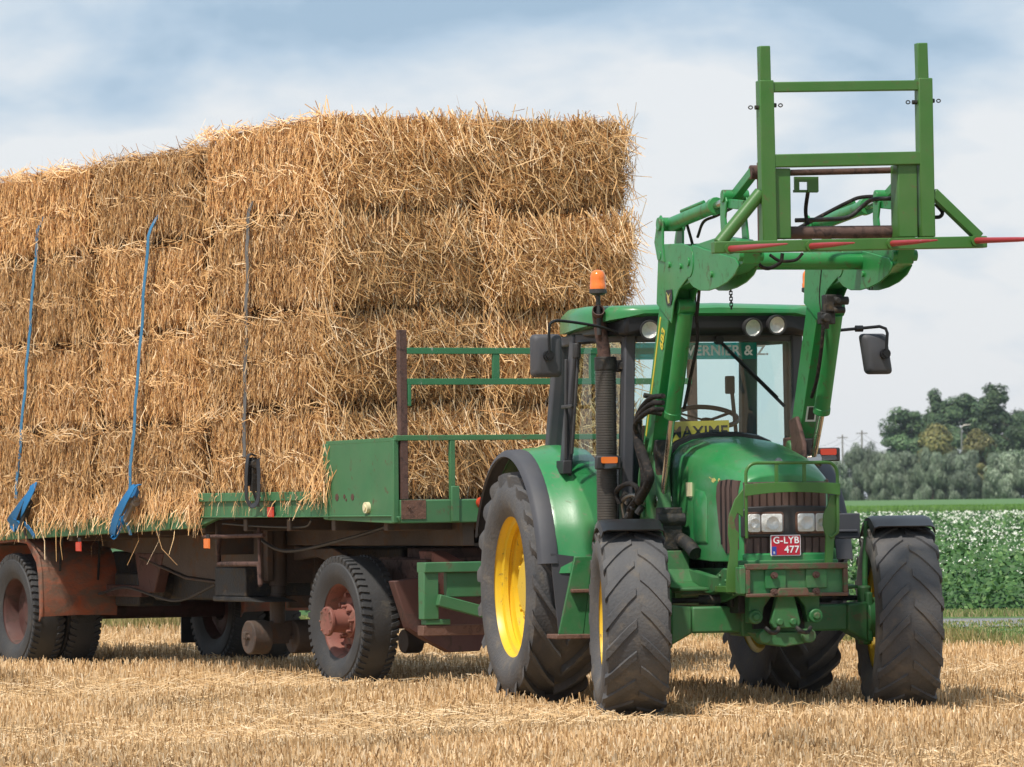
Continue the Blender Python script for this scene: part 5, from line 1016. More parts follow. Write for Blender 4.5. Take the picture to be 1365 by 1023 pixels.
def core_part(verts_out, faces_out):
    nx, ny, nz = 10, 18, 7
    def P(i, j, k):
        x, y, z = BW * i / nx, BL * j / ny, BH * k / nz
        r = 0.06
        ins = 0.012
        x = min(max(x, ins), BW - ins); y = min(max(y, ins), BL - ins); z = min(max(z, 0.0), BH - ins)
        return x, y, z
    idx = {}
    def vid(i, j, k):
        if (i, j, k) not in idx:
            x, y, z = P(i, j, k); e = sum((i in (0, nx), j in (0, ny), k in (0, nz)))
            sh = 0.0 if e < 2 else (0.085 if e == 2 else 0.10)
            cx, cy, cz = BW / 2 - x, BL / 2 - y, BH / 2 - z
            x += math.copysign(sh, cx) if i in (0, nx) else 0; y += math.copysign(sh, cy) if j in (0, ny) else 0; z += math.copysign(sh, cz) if k in (0, nz) else 0
            x += random.uniform(-.012, .012); y += random.uniform(-.012, .012); z += random.uniform(-.01, .01)
            idx[(i, j, k)] = len(verts_out); verts_out.append((x, y, z))
        return idx[(i, j, k)]
    for j in range(ny):
        for k in range(nz):
            faces_out.append((vid(0, j, k), vid(0, j, k + 1), vid(0, j + 1, k + 1), vid(0, j + 1, k))); faces_out.append((vid(nx, j, k), vid(nx, j + 1, k), vid(nx, j + 1, k + 1), vid(nx, j, k + 1)))
    for i in range(nx):
        for k in range(nz):
            faces_out.append((vid(i, 0, k), vid(i + 1, 0, k), vid(i + 1, 0, k + 1), vid(i, 0, k + 1))); faces_out.append((vid(i, ny, k), vid(i, ny, k + 1), vid(i + 1, ny, k + 1), vid(i + 1, ny, k)))
        for j in range(ny):
            faces_out.append((vid(i, j, 0), vid(i, j + 1, 0), vid(i + 1, j + 1, 0), vid(i + 1, j, 0))); faces_out.append((vid(i, j, nz), vid(i + 1, j, nz), vid(i + 1, j + 1, nz), vid(i, j + 1, nz)))
def bale_mesh(kind, seed):
    global rng
    rng = np.random.default_rng(seed); random.seed(seed)
    ph = rng.uniform(0, 6.28, 6); nfl = 14
    sp = lambda u, v: 0.014 * np.sin(u * 2 * np.pi * nfl / BL + ph[0]) + 0.018 * np.sin(u * 3.1 + ph[1]) * np.sin(v * 4 + ph[2]) - 0.13 * (np.abs(v - BH / 2) / (BH / 2)) ** 9 - 0.05 * np.exp(-((v - BH * 0.5 - 0.02 * np.sin(u * 2.3 + ph[5])) / 0.028) ** 2) - 0.15 * (np.abs(u - BL / 2) / (BL / 2)) ** 26
    ep = lambda u, v: 0.03 * np.sin(u * 4 + ph[3]) * np.sin(v * 5 + ph[4]) + 0.03 - 0.17 * (np.abs(v - BH / 2) / (BH / 2)) ** 7 - 0.13 * (np.abs(u - BW / 2) / (BW / 2)) ** 12
    tpf = lambda u, v: 0.01 * np.sin(u * 5 + ph[5]) * np.sin(v * 4) - 0.01
    dark = (0.05, 0.18, 0.28, 0.29, 0.18, 0.02)  # weights for the under layer: shade between the straws put into their colour
    sg = []
    if kind == 'front':
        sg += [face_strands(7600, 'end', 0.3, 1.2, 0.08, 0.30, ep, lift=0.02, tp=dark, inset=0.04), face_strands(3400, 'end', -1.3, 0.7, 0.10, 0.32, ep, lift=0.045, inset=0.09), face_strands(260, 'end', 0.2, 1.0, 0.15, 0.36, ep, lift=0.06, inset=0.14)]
        sg += [edge_tufts(240, 'end_top'), edge_tufts(150, 'corner'), edge_tufts(100, 'far_corner'), face_strands(900, 'far', 1.57, 0.5, 0.08, 0.25, sp)]
    else:
        sg += [face_strands(500, 'end', 0.3, 1.2, 0.08, 0.2, ep, lift=0.01), edge_tufts(30, 'corner')]
    sg += [face_strands(4600, 'side', 1.57, 0.30, 0.06, 0.17, sp, lift=0.02, tp=(0.10, 0.24, 0.28, 0.23, 0.12, 0.03), inset=0.04), face_strands(7000, 'side', 1.57, 0.24, 0.04, 0.13, sp, lift=0.035, inset=0.055, wmin=0.004, wmax=0.0075), face_strands(260, 'side', 0.8, 0.9, 0.08, 0.22, sp, lift=0.05, inset=0.06)]  # inner side strands coloured darker as shade behind the outer ones
    sg += [edge_tufts(150, 'side_mid'), edge_tufts(150, 'side_top'), edge_tufts(110, 'side_bot'), face_strands(2200, 'top', 0.6, 1.4, 0.08, 0.28, tpf, lift=0.025), edge_tufts(160, 'top'), face_strands(500, 'back', 0.3, 1.2, 0.1, 0.3, ep)]
    return strand_mesh('straw_strands', sg)
def bale_core(seed):
    random.seed(seed); v, f = [], []; core_part(v, f)
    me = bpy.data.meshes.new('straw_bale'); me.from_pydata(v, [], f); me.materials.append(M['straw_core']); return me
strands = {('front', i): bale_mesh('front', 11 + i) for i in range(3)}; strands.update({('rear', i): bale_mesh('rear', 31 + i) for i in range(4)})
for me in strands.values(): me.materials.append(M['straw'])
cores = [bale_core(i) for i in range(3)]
tw_mb = [MB().tube([(x, 0.3, BH + 0.012), (x, 0.03, BH + 0.008), (x, -0.035, BH - 0.06), (x, -0.05, BH / 2), (x, -0.035, 0.06), (x, -0.01, 0.0)], 0.0035, 5) for x in (0.12, 0.33, 0.54, 0.75, 0.96, 1.17)]
tw_me = []
for t in tw_mb:
    o = t.build('twine', 'twine'); tw_me.append(o.data); bpy.data.objects.remove(o)
MB_ = Matrix.Translation((TLX, TLY, 0)) @ Matrix.Rotation(R(TLA), 4, 'Z')
WORD = {0: 'bottom', 1: 'second', 2: 'third', 3: 'top'}
rr_ = random.Random(5)
def bale(x, y, z, kind, var, label, h=0.737):
    z += 0.012
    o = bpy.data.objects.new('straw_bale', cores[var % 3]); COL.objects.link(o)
    o.matrix_world = MB_ @ Matrix.Translation((x, y, z)) @ Matrix.Rotation(R(rr_.uniform(-0.7, 0.7)), 4, 'Z') @ Matrix.Scale(h / 0.737, 4, (0, 0, 1))
    tag(o, label, 'straw bale', 'straw bales stacked on the trailer')
    s_ = bpy.data.objects.new('straw', strands[(kind, var)]); COL.objects.link(s_); s_.parent = o
    if kind == 'front':
        for me in tw_me: t = bpy.data.objects.new('twine', me); COL.objects.link(t); t.parent = o
    return o
for k in range(4):
    z = 1.366 + 0.735 * k
    pos = ['bottom layer behind the lower front rail', 'second layer behind the upper green rails', 'third layer up', 'topmost layer'][k]
    bale(0.0 + rr_.uniform(-0.03, 0.03), 0.0 + rr_.uniform(-0.05, 0.03), z, 'front', k % 3, 'straw bale at near front corner of load, ' + pos)
    bale(1.335 + rr_.uniform(-0.02, 0.03), 0.0 + rr_.uniform(-0.05, 0.03), z, 'front', (k + 1) % 3, 'straw bale at far front corner of load, ' + pos)
nm = [('between the grey strap and the second blue strap', 0), ('crossed by the blue strap at the left', 1), ('behind the rear wheels', 2)]
for ci, (y0, zb0) in enumerate(((2.30, 1.275), (4.465, 1.245), (6.65, 1.21))):
    where = ['crossed by the middle blue strap', 'crossed by the leftmost blue strap', 'at the trailer tail behind the leftmost strap'][ci]
    for k in range(4):
        layer = ['bottom straw bale on rear deck ', 'second straw bale up on rear deck ', 'third straw bale up on rear deck ', 'topmost straw bale on rear deck '][k]
        bale(rr_.uniform(-0.03, 0.03), y0 + rr_.uniform(-0.02, 0.02), zb0 + 0.737 * k, 'rear', (k + ci * 2 + (k // 2)) % 4, layer + where)
# loose straws hanging over the deck edge
rng = np.random.default_rng(99)
def hang(n, y0, y1, zf, xr=(-0.10, -0.02), lr=(0.10, 0.30)):
    y = rng.uniform(y0, y1, n); L = rng.uniform(*lr, n); th = rng.normal(-1.57, 0.45, n)
    C = np.stack([rng.uniform(*xr, n), y, zf(y) - rng.uniform(-0.12, 0.04, n)], 1); D = np.stack([rng.normal(-0.1, 0.25, n), np.cos(th), np.sin(th)], 1)
    return (C, D, rng.normal(0, 0.06, (n, 3)) * L[:, None], L, rng.uniform(0.006, 0.009, n), tones(n, (0.3, 0.3, 0.15, 0.1, 0.03, 0.12)), np.array([[-1., 0, 0]]).repeat(n, 0))
sm = strand_mesh('loose_straw', [hang(1500, 2.3, 9.0, lambda y: 1.30 - 0.0245 * (y - 2.34)), hang(60, 2.25, 2.45, lambda y: 1.26 + 0 * y, lr=(0.15, 0.35)), hang(110, -0.12, 0.22, lambda y: 1.44 + 0 * y, lr=(0.15, 0.35)), hang(40, 0.0, 2.2, lambda y: 1.46 + 0 * y, lr=(0.08, 0.2)), hang(14, 2.3, 6.5, lambda y: 1.05 + 0 * y, lr=(0.25, 0.5))])
sm.materials.append(M['straw'])
ls = bpy.data.objects.new('loose_straw', sm); COL.objects.link(ls); ls.matrix_world = MB_; tag(ls, 'loose straws hanging over the edge of the trailer deck', 'straw', kind='stuff')
# lashing straps
def ribbon(pts, w, th=0.004, side=(0, 1, 0)):
    mb = MB(); pts = [Vector(p) for p in pts]; rings = []
    for i, p in enumerate(pts):
        d = (pts[min(i + 1, len(pts) - 1)] - pts[max(i - 1, 0)]).normalized(); s_ = Vector(side); s_ = (s_ - d * s_.dot(d)).normalized(); n_ = d.cross(s_) * th / 2
        rings.append([p - s_ * w / 2 - n_, p + s_ * w / 2 - n_, p + s_ * w / 2 + n_, p - s_ * w / 2 + n_])
    return mb.loft(rings)
def strap(label, top, bot, m, wdt, z_tail, seed):
    r_ = random.Random(seed); root = empty('lashing_strap', MB_ @ Vector(bot), R(TLA), label, 'strap', 'lashing straps over the straw load')
    o = Vector(bot); top = Vector(top) - o; n_ = 34; pts = []
    for i in range(n_ + 1):
        t = i / n_; p = top * (1 - t); p.x = -0.074 + max(0.0, 0.13 - 0.035 * i) + 0.004 * math.sin(i * 0.9 + seed) + r_.uniform(-0.004, 0.003); p.y += 0.002 * math.sin(i * 0.6 + seed); pts.append(p)
    ribbon(pts, wdt).build('webbing', m, root, smooth=60)
    return root
s1 = strap('leftmost blue lashing strap with bright blue knot at deck edge', (0, 5.416, 3.98), (0, 6.03, 1.42), 'strap_blue', 0.052, 0, 1)
s2 = strap('middle blue lashing strap with a hanging blue loop', (0, 3.12, 3.80), (0, 3.62, 1.46), 'strap_blue', 0.052, 0, 2)
s3 = strap('grey lashing strap with black ratchet loop at the front bales', (0, 1.231, 3.877), (0, 1.384, 1.72), 'strap_grey', 0.055, 0, 3)
def loc(root_bot, px, py, x=-0.10): return B(px, py, x=x) - Vector(root_bot)
b1, b2, b3 = (0, 6.03, 1.42), (0, 3.62, 1.46), (0, 1.384, 1.72)
ribbon(bez([loc(b1, 45, 645), loc(b1, 42, 655, -0.13), loc(b1, 32, 672, -0.15), loc(b1, 20, 690, -0.13), loc(b1, 14, 700, -0.1)], 6), 0.11, 0.006).build('strap_tail', 'strap_blue_end', s1, smooth=60)
ribbon(bez([loc(b1, 36, 672), loc(b1, 26, 690, -0.12), loc(b1, 22, 706, -0.1), loc(b1, 14, 698, -0.1), loc(b1, 26, 694, -0.12), loc(b1, 38, 704, -0.1), loc(b1, 46, 716, -0.08)], 6), 0.05, 0.005).build('strap_tail', 'strap_blue_end', s1, smooth=60)
ribbon(bez([loc(b2, 186, 646), loc(b2, 178, 650, -0.15), loc(b2, 166, 668, -0.17), loc(b2, 155, 690, -0.15), loc(b2, 150, 710, -0.12), loc(b2, 153, 713, -0.10), loc(b2, 164, 692, -0.10), loc(b2, 176, 668, -0.11), loc(b2, 184, 652)], 7), 0.085, 0.006).build('strap_tail', 'strap_blue_end', s2, smooth=60)
for s_, b_, p_, c_ in ((s1, b1, (40, 668, 30, 700), 'dark'), (s2, b2, (182, 664, 168, 694), 'wood'), (s3, b3, (338, 610, 338, 655), 'dark')):
    mb = MB(); p, q = loc(b_, p_[0], p_[1], -0.11), loc(b_, p_[2], p_[3], -0.11); mb.bar(p, q, 0.05, 0.045, side=(0, 1, 0)); mb.disc(p + (q - p) * 0.2, (0, 1, 0), 0.035, 0.08, 10); mb.bar(p + V3(-0.03, 0.03, 0), q + V3(-0.035, 0.025, 0.04), 0.012, 0.03, side=(0, 1, 0)); mb.build('ratchet', c_, s_, bevel=0.004)
    ribbon([q, q + V3(0.04, 0, -0.12)], 0.05, 0.004).build('anchor_web', 'strap_black' if c_ == 'dark' else 'strap_blue', s_)
ribbon(bez([loc(b3, 341, 608), loc(b3, 332, 606, -0.15), loc(b3, 329, 622, -0.17), loc(b3, 328, 650, -0.16), loc(b3, 330, 668, -0.14), loc(b3, 337, 674, -0.13), loc(b3, 344, 666, -0.12), loc(b3, 345, 640, -0.12), loc(b3, 344, 612)], 7), 0.055, 0.005).build('strap_tail', 'strap_black', s3, smooth=60)

# ================================================================== LAND
def flat(name, m, pts, z, nsub=0):
    me = bpy.data.meshes.new(name); me.from_pydata([(x, y, z) for x, y in pts], [], [tuple(range(len(pts)))]); me.materials.append(M[m]); o = bpy.data.objects.new(name, me); COL.objects.link(o); return o
tag(flat('ground', 'meadow', [(-900, -120), (900, -120), (900, 1500), (-900, 1500)], -0.045), 'flat farmland reaching to the horizon', kind='structure')
YV = lambda x: np.minimum(59.6 - 0.13 * (x - 4), 48.5 - 2.2 * (x - 4.5))          # near edge of the verge
tag(flat('stubble_field', 'soil', [(-300, -100), (26, -100), (26, 1.2), (-1.2, 60.3), (-300, 99)], -0.035), 'stubble field of cut straw', kind='structure')
tag(flat('road', 'asphalt', [(-200, 60.9 + 0.12 * 204), (-200, 63.4 + 0.12 * 204), (200, 63.4 - 0.12 * 196), (200, 60.1 - 0.13 * 196)], -0.028), 'narrow pale field road', kind='structure')
def quads_object(name, v, f, tone, m, label, cat, kind='stuff'):
    me = bpy.data.meshes.new(name); me.vertices.add(len(v)); me.vertices.foreach_set('co', v.astype(np.float32).ravel()); k = f.shape[1]
    me.loops.add(f.size); me.loops.foreach_set('vertex_index', f.astype(np.int32).ravel()); me.polygons.add(len(f)); me.polygons.foreach_set('loop_start', (np.arange(len(f)) * k).astype(np.int32)); me.polygons.foreach_set('loop_total', np.full(len(f), k, np.int32))
    ca = me.color_attributes.new('tone', 'FLOAT_COLOR', 'POINT'); col = np.ones((len(v), 4), np.float32); col[:, :3] = tone; ca.data.foreach_set('color', col.ravel()); me.update(calc_edges=True); me.materials.append(M[m])
    o = bpy.data.objects.new(name, me); COL.objects.link(o)
    return tag(o, label, cat, kind=kind) if label else o
def blades(x, y, z, h, wd, lean, taper, tone):
    n = len(x); a = rng.uniform(0, math.pi, n); la = rng.uniform(0, 2 * math.pi, n)
    fx_ = np.cos(a) * 0.35 + np.sign(np.cos(a)) * 0.65; sx, sy = fx_ * wd / 2, np.sin(a) * wd / 4
    tx, ty = x + np.cos(la) * lean * h, y + np.sin(la) * lean * h
    v = np.stack([np.stack([x - sx, y - sy, z], 1), np.stack([x + sx, y + sy, z], 1), np.stack([tx + sx * taper, ty + sy * taper, z + h], 1), np.stack([tx - sx * taper, ty - sy * taper, z + h], 1)], 1).reshape(-1, 3)
    f = np.arange(n)[:, None] * 4 + np.array([[0, 1, 2, 3]]); return v, f, np.repeat(tone, 4, 0)
rng = np.random.default_rng(3)
def field_pts(n, d0, d1, ex=1.8, power=1.0):
    t = rng.uniform(0, 1, n); inv = 1 / d0 ** power + (1 / d1 ** power - 1 / d0 ** power) * t; d = inv ** (-1 / power)
    return rng.uniform(-1, 1, n) * (d * 0.0905 + ex), d
# upright stubble in drilled rows
x, y = field_pts(330000, 26.2, 66, power=1.2)
rowdir = R(63); q = x * math.cos(rowdir) - y * math.sin(rowdir) * 0 + 0
ca_, sa_ = math.cos(rowdir), math.sin(rowdir); u, vv_ = x * ca_ + y * sa_, -x * sa_ + y * ca_
vv_ = np.round(vv_ / 0.125) * 0.125 + rng.normal(0, 0.022, len(x)); x, y = u * ca_ - vv_ * sa_, u * sa_ + vv_ * ca_
n1 = np.sin(x * 0.9 + 1.3 * np.sin(y * 0.5)) + np.sin(y * 0.8 - x * 0.35 + 2) + rng.normal(0, 0.5, len(x))
keep = (y < YV(x) + rng.normal(0, 0.4, len(x))) & (rng.uniform(0, 1, len(x)) < np.clip(0.72 + 0.22 * n1, 0.25, 1)); x, y, n1 = x[keep], y[keep], n1[keep]
SP = np.array([[0.66, 0.435, 0.215], [0.74, 0.52, 0.29], [0.53, 0.32, 0.14], [0.32, 0.175, 0.068], [0.83, 0.64, 0.41]])
tn = SP[rng.choice(5, len(x), p=(.30, .26, .22, .10, .12))] * rng.uniform(0.85, 1.1, (len(x), 1))
h = rng.uniform(0.05, 0.145, len(x)) * np.clip(0.82 + 0.14 * n1, 0.4, 1.2)
def crushed(x, y):
    m = np.zeros(len(x), bool)
    for c, rot, lst in ((( TRX, TRY), TRA, ((-FW, -2.8, 0.7, 0.30), (FW, -2.8, 0.7, 0.30), (-RW, 1.0, 3.4, 0.32), (RW, 1.0, 3.4, 0.32))), ((TLX, TLY), TLA, ((0.18, -2.2, 0.6, 0.25), (0.34, 4.6, 7.2, 0.45), (2.3, -1.0, 7.2, 0.45)))):
        a = R(-rot); u = (x - c[0]) * math.cos(a) - (y - c[1]) * math.sin(a); v = (x - c[0]) * math.sin(a) + (y - c[1]) * math.cos(a)
        for px_, v0, v1, wd in lst: m |= (np.abs(u - px_) < wd) & (v > v0) & (v < v1)
    return m
h[crushed(x, y)] *= 0.2
tn = tn * np.clip(0.90 + 0.11 * np.sin(x * 1.7 + 2 * np.sin(y * 0.7)) + 0.06 * n1 - 0.25 * (np.sin(x * 2.9 + y * 0.9 + 1.7 * np.sin(y * 1.1)) > 0.93), 0.55, 1.12)[:, None]
# wheel tracks flattened by the tyres
quads_object('stubble', *blades(x, y, np.zeros(len(x)) - 0.04, h, rng.uniform(0.005, 0.009, len(x)), np.abs(rng.normal(0, 0.33, len(x))), 0.8, tn), 'stubble', 'short pale straw stubble standing across the field', 'stubble')
x, y = field_pts(80000, 26.2, 66, power=1.2); keep = y < YV(x) + 0.3; x, y = x[keep], y[keep]; n = len(x)
sw = np.clip(0.5 + 0.5 * np.sin((y + 0.42 * x) * 1.25 + 0.6 * np.sin(x * 0.6)), 0, 1); keep = rng.uniform(0, 1, n) < 0.35 + 0.65 * sw; x, y = x[keep], y[keep]; n = len(x)
th = rng.normal(0.1, 0.7, n); L = rng.uniform(0.05, 0.22, n); D = np.stack([np.cos(th), np.sin(th), rng.normal(0.0, 0.28, n)], 1)
tn = SP[rng.choice(5, n, p=(.30, .27, .22, .08, .13))] * rng.uniform(0.85, 1.1, (n, 1))
me = strand_mesh('chaff', [(np.stack([x, y, np.where(crushed(x, y), -0.028, rng.uniform(-0.03, 0.04, n))], 1), D, rng.normal(0, 0.05, (n, 3)) * L[:, None], L, rng.uniform(0.0035, 0.006, n), tn, np.array([[0, -0.75, 0.65]]).repeat(n, 0))])
me.materials.append(M['stubble']); o = bpy.data.objects.new('chaff', me); COL.objects.link(o); tag(o, 'loose cut straw lying over the stubble', 'straw', kind='stuff')
# grassy verges beside the road
n = 90000; x = rng.uniform(-7.5, 9.5, n); y = YV(x) + np.where(rng.uniform(0, 1, n) < 0.35, np.abs(rng.normal(0, 1.0, n)), rng.uniform(0, 1, n) * np.maximum(60.6 - 0.13 * (x - 4) - YV(x), 0.8)); e = (y - YV(x)); ok = (y < 60.6 - 0.13 * (x - 4)) | (e < 0.8); x, y, e = x[ok], y[ok], e[ok]; n = len(x)
GP = np.array([[0.16, 0.22, 0.06], [0.11, 0.17, 0.04], [0.30, 0.27, 0.12], [0.42, 0.34, 0.17], [0.20, 0.24, 0.08]])
tn = GP[rng.choice(5, n, p=(.26, .24, .2, .15, .15))] * rng.uniform(0.8, 1.2, (n, 1)); tn[e < 0.4] = tn[e < 0.4] * 0.6 + np.array([0.18, 0.12, 0.05])
quads_object('verge_grass', *blades(x, y, np.zeros(n), rng.uniform(0.05, 0.19, n) * (0.6 + 0.5 * np.sin(x * 1.3) ** 2) * np.clip(1.15 - e / 8.5, 0.22, 1), rng.uniform(0.010, 0.02, n), np.abs(rng.normal(0, 0.4, n)), 0.25, tn), 'leaf', 'tufted green and brown grass along the road edge', 'grass')
YP = lambda x: 64.5 - 0.13 * (x - 5)
n = 40000; x = rng.uniform(-9, 11, n); y = YP(x) - rng.uniform(0.0, 1.8, n); tn = GP[rng.choice(5, n, p=(.36, .24, .2, .05, .15))] * rng.uniform(0.8, 1.2, (n, 1))
quads_object('roadside_grass', *blades(x, y, np.zeros(n), rng.uniform(0.02, 0.07, n), rng.uniform(0.010, 0.02, n), np.abs(rng.normal(0, 0.4, n)), 0.25, tn), 'leaf', 'low green grass strip between road and potato plants', 'grass')
# potato field: ridged canopy, leaves and blossom
ys = np.concatenate([np.arange(65.0, 110, 0.45), np.arange(110, 256, 2.2)]); xs_ = np.linspace(-1, 1, 90)
v, f = [], []
for yy in ys:
    for k in xs_:
        xx = k * (yy * 0.16 + 6); v.append((xx, yy + YP(xx) - 64.5 + 0.2, (0.27 + 0.10 * math.sin(yy * 7.9 + xx * 0.4) + random.uniform(-0.06, 0.06)) if yy > 65.2 else 0.0))
for i in range(len(ys) - 1):
    for j in range(89): f.append((i * 90 + j, i * 90 + j + 1, (i + 1) * 90 + j + 1, (i + 1) * 90 + j))
me = bpy.data.meshes.new('potato_field'); me.from_pydata(v, [], f); me.materials.append(M['canopy']); o = bpy.data.objects.new('potato_field', me); COL.objects.link(o); tag(o, 'dark green potato crop canopy', kind='structure')
def crop_pts(n, a0, a1, d0, d1):
    t = rng.uniform(0, 1, n); d = 1 / (1 / d0 + (1 / d1 - 1 / d0) * t); return rng.uniform(a0, a1, n) * d, d
def leafq(x, y, z, s, tone, up=0.6, elong=1.0, facing_=(0, -0.7, 0.6)):
    n = len(x); Nn = np.array(facing_)[None] + rng.normal(0, 0.55, (n, 3)); Nn /= np.linalg.norm(Nn, axis=1, keepdims=True)
    A = np.cross(Nn, rng.normal(0, 1, (n, 3))); A /= np.linalg.norm(A, axis=1, keepdims=True); Bv = np.cross(Nn, A); C = np.stack([x, y, z], 1); s = s[:, None]
    v = np.stack([C - A * s * elong, C - Bv * s * 0.6, C + A * s * elong, C + Bv * s * 0.6], 1).reshape(-1, 3); return v, np.arange(n)[:, None] * 4 + np.array([[0, 1, 2, 3]]), np.repeat(tone, 4, 0)
LP = np.array([[0.046, 0.115, 0.028], [0.066, 0.150, 0.038], [0.028, 0.078, 0.020], [0.105, 0.195, 0.052]])
pr_ = [crop_pts(150000, 0.045, 0.105, 64.6, 255), crop_pts(12000, -0.10, -0.02, 64.6, 90), crop_pts(30000, -0.02, 0.05, 64.6, 255), crop_pts(34000, 0.10, 0.17, 64.6, 255)]
x = np.concatenate([a for a, b in pr_]); y = np.concatenate([b for a, b in pr_]); n = len(x)
yc = y + YP(x) - 64.5 + 0.2
z = np.where(y < 65.4, rng.uniform(0.02, 0.38, n), np.clip(0.14 + (y - 65) * 0.02, 0, 0.24) + 0.12 * np.sin(y * 7.9 + x * 0.4) + rng.uniform(0, 0.22, n)); s = 0.040 * np.clip(y / 70, 1, 2.4) * rng.uniform(0.6, 1.3, n)
quads_object('potato_leaves', *leafq(x, yc, z, s, LP[rng.choice(4, n, p=(.38, .28, .2, .14))] * rng.uniform(0.8, 1.2, (n, 1))), 'leaf', 'leafy dark green potato plants in rows', 'potato plants')
x, y = crop_pts(46000, 0.045, 0.105, 66, 255); x2, y2 = crop_pts(34000, -0.02, 0.045, 66, 255); x3, y3 = crop_pts(32000, 0.105, 0.16, 66, 255); x2, y2 = np.concatenate([x2, x3]), np.concatenate([y2, y3]); x, y = np.concatenate([x, x2]), np.concatenate([y, y2])
band = np.clip((y - 66) / 75, 0.035, 1.0) * np.where((y > 132) & (y < 158), 0.25, 1.0) * (0.6 + 0.4 * np.sin(x * 1.1 + y * 0.3)); k = rng.uniform(0, 1, len(x)) < band; x, y = x[k], y[k]
m_ = 4; x = np.repeat(x, m_) + rng.normal(0, 0.035, len(x) * m_); y = np.repeat(y, m_) + rng.normal(0, 0.05, len(y) * m_); n = len(x); yc = y + YP(x) - 64.5 + 0.2
quads_object('potato_blossom', *leafq(x, yc, np.clip(0.38 + (y - 65) * 0.02, 0, 0.49) + np.repeat(rng.uniform(-0.06, 0.06, n // m_), m_) + rng.normal(0, 0.02, n), 0.018 * np.clip(y / 80, 1, 3.0) * rng.uniform(0.7, 1.2, n), np.array([[0.78, 0.78, 0.66]]).repeat(n, 0) * rng.uniform(0.85, 1.08, (n, 1))), 'leaf', 'white potato blossom scattered over the plants', 'blossom')
# tall green crop strip
v, f = [], []; nx = 60
for yy, zz in ((257, 0.0), (257.3, 0.72), (300, 0.74), (420, 0.74), (560, 0.70)):
    for j in range(nx): v.append(((j / (nx - 1) - 0.5) * 2 * yy * 0.2, yy, zz))
for i in range(4):
    for j in range(nx - 1): f.append((i * nx + j, i * nx + j + 1, (i + 1) * nx + j + 1, (i + 1) * nx + j))
me = bpy.data.meshes.new('crop_strip'); me.from_pydata(v, [], f); me.materials.append(M['crop']); o = bpy.data.objects.new('crop_strip', me); COL.objects.link(o); tag(o, 'bright green strip of tall crop', kind='structure')
n = 26000; x = rng.uniform(8, 30, n); y = 256.6 + rng.exponential(6, n); tn = np.array([[0.11, 0.23, 0.035], [0.15, 0.28, 0.045], [0.075, 0.17, 0.03]])[rng.choice(3, n)] * rng.uniform(0.8, 1.25, (n, 1))
quads_object('crop_blades', *blades(x, y, np.zeros(n) + 0.1, rng.uniform(0.45, 0.74, n), rng.uniform(0.03, 0.06, n), np.abs(rng.normal(0, 0.2, n)), 0.2, tn), 'leaf', 'upright green crop blades beyond the potato field', 'crop')

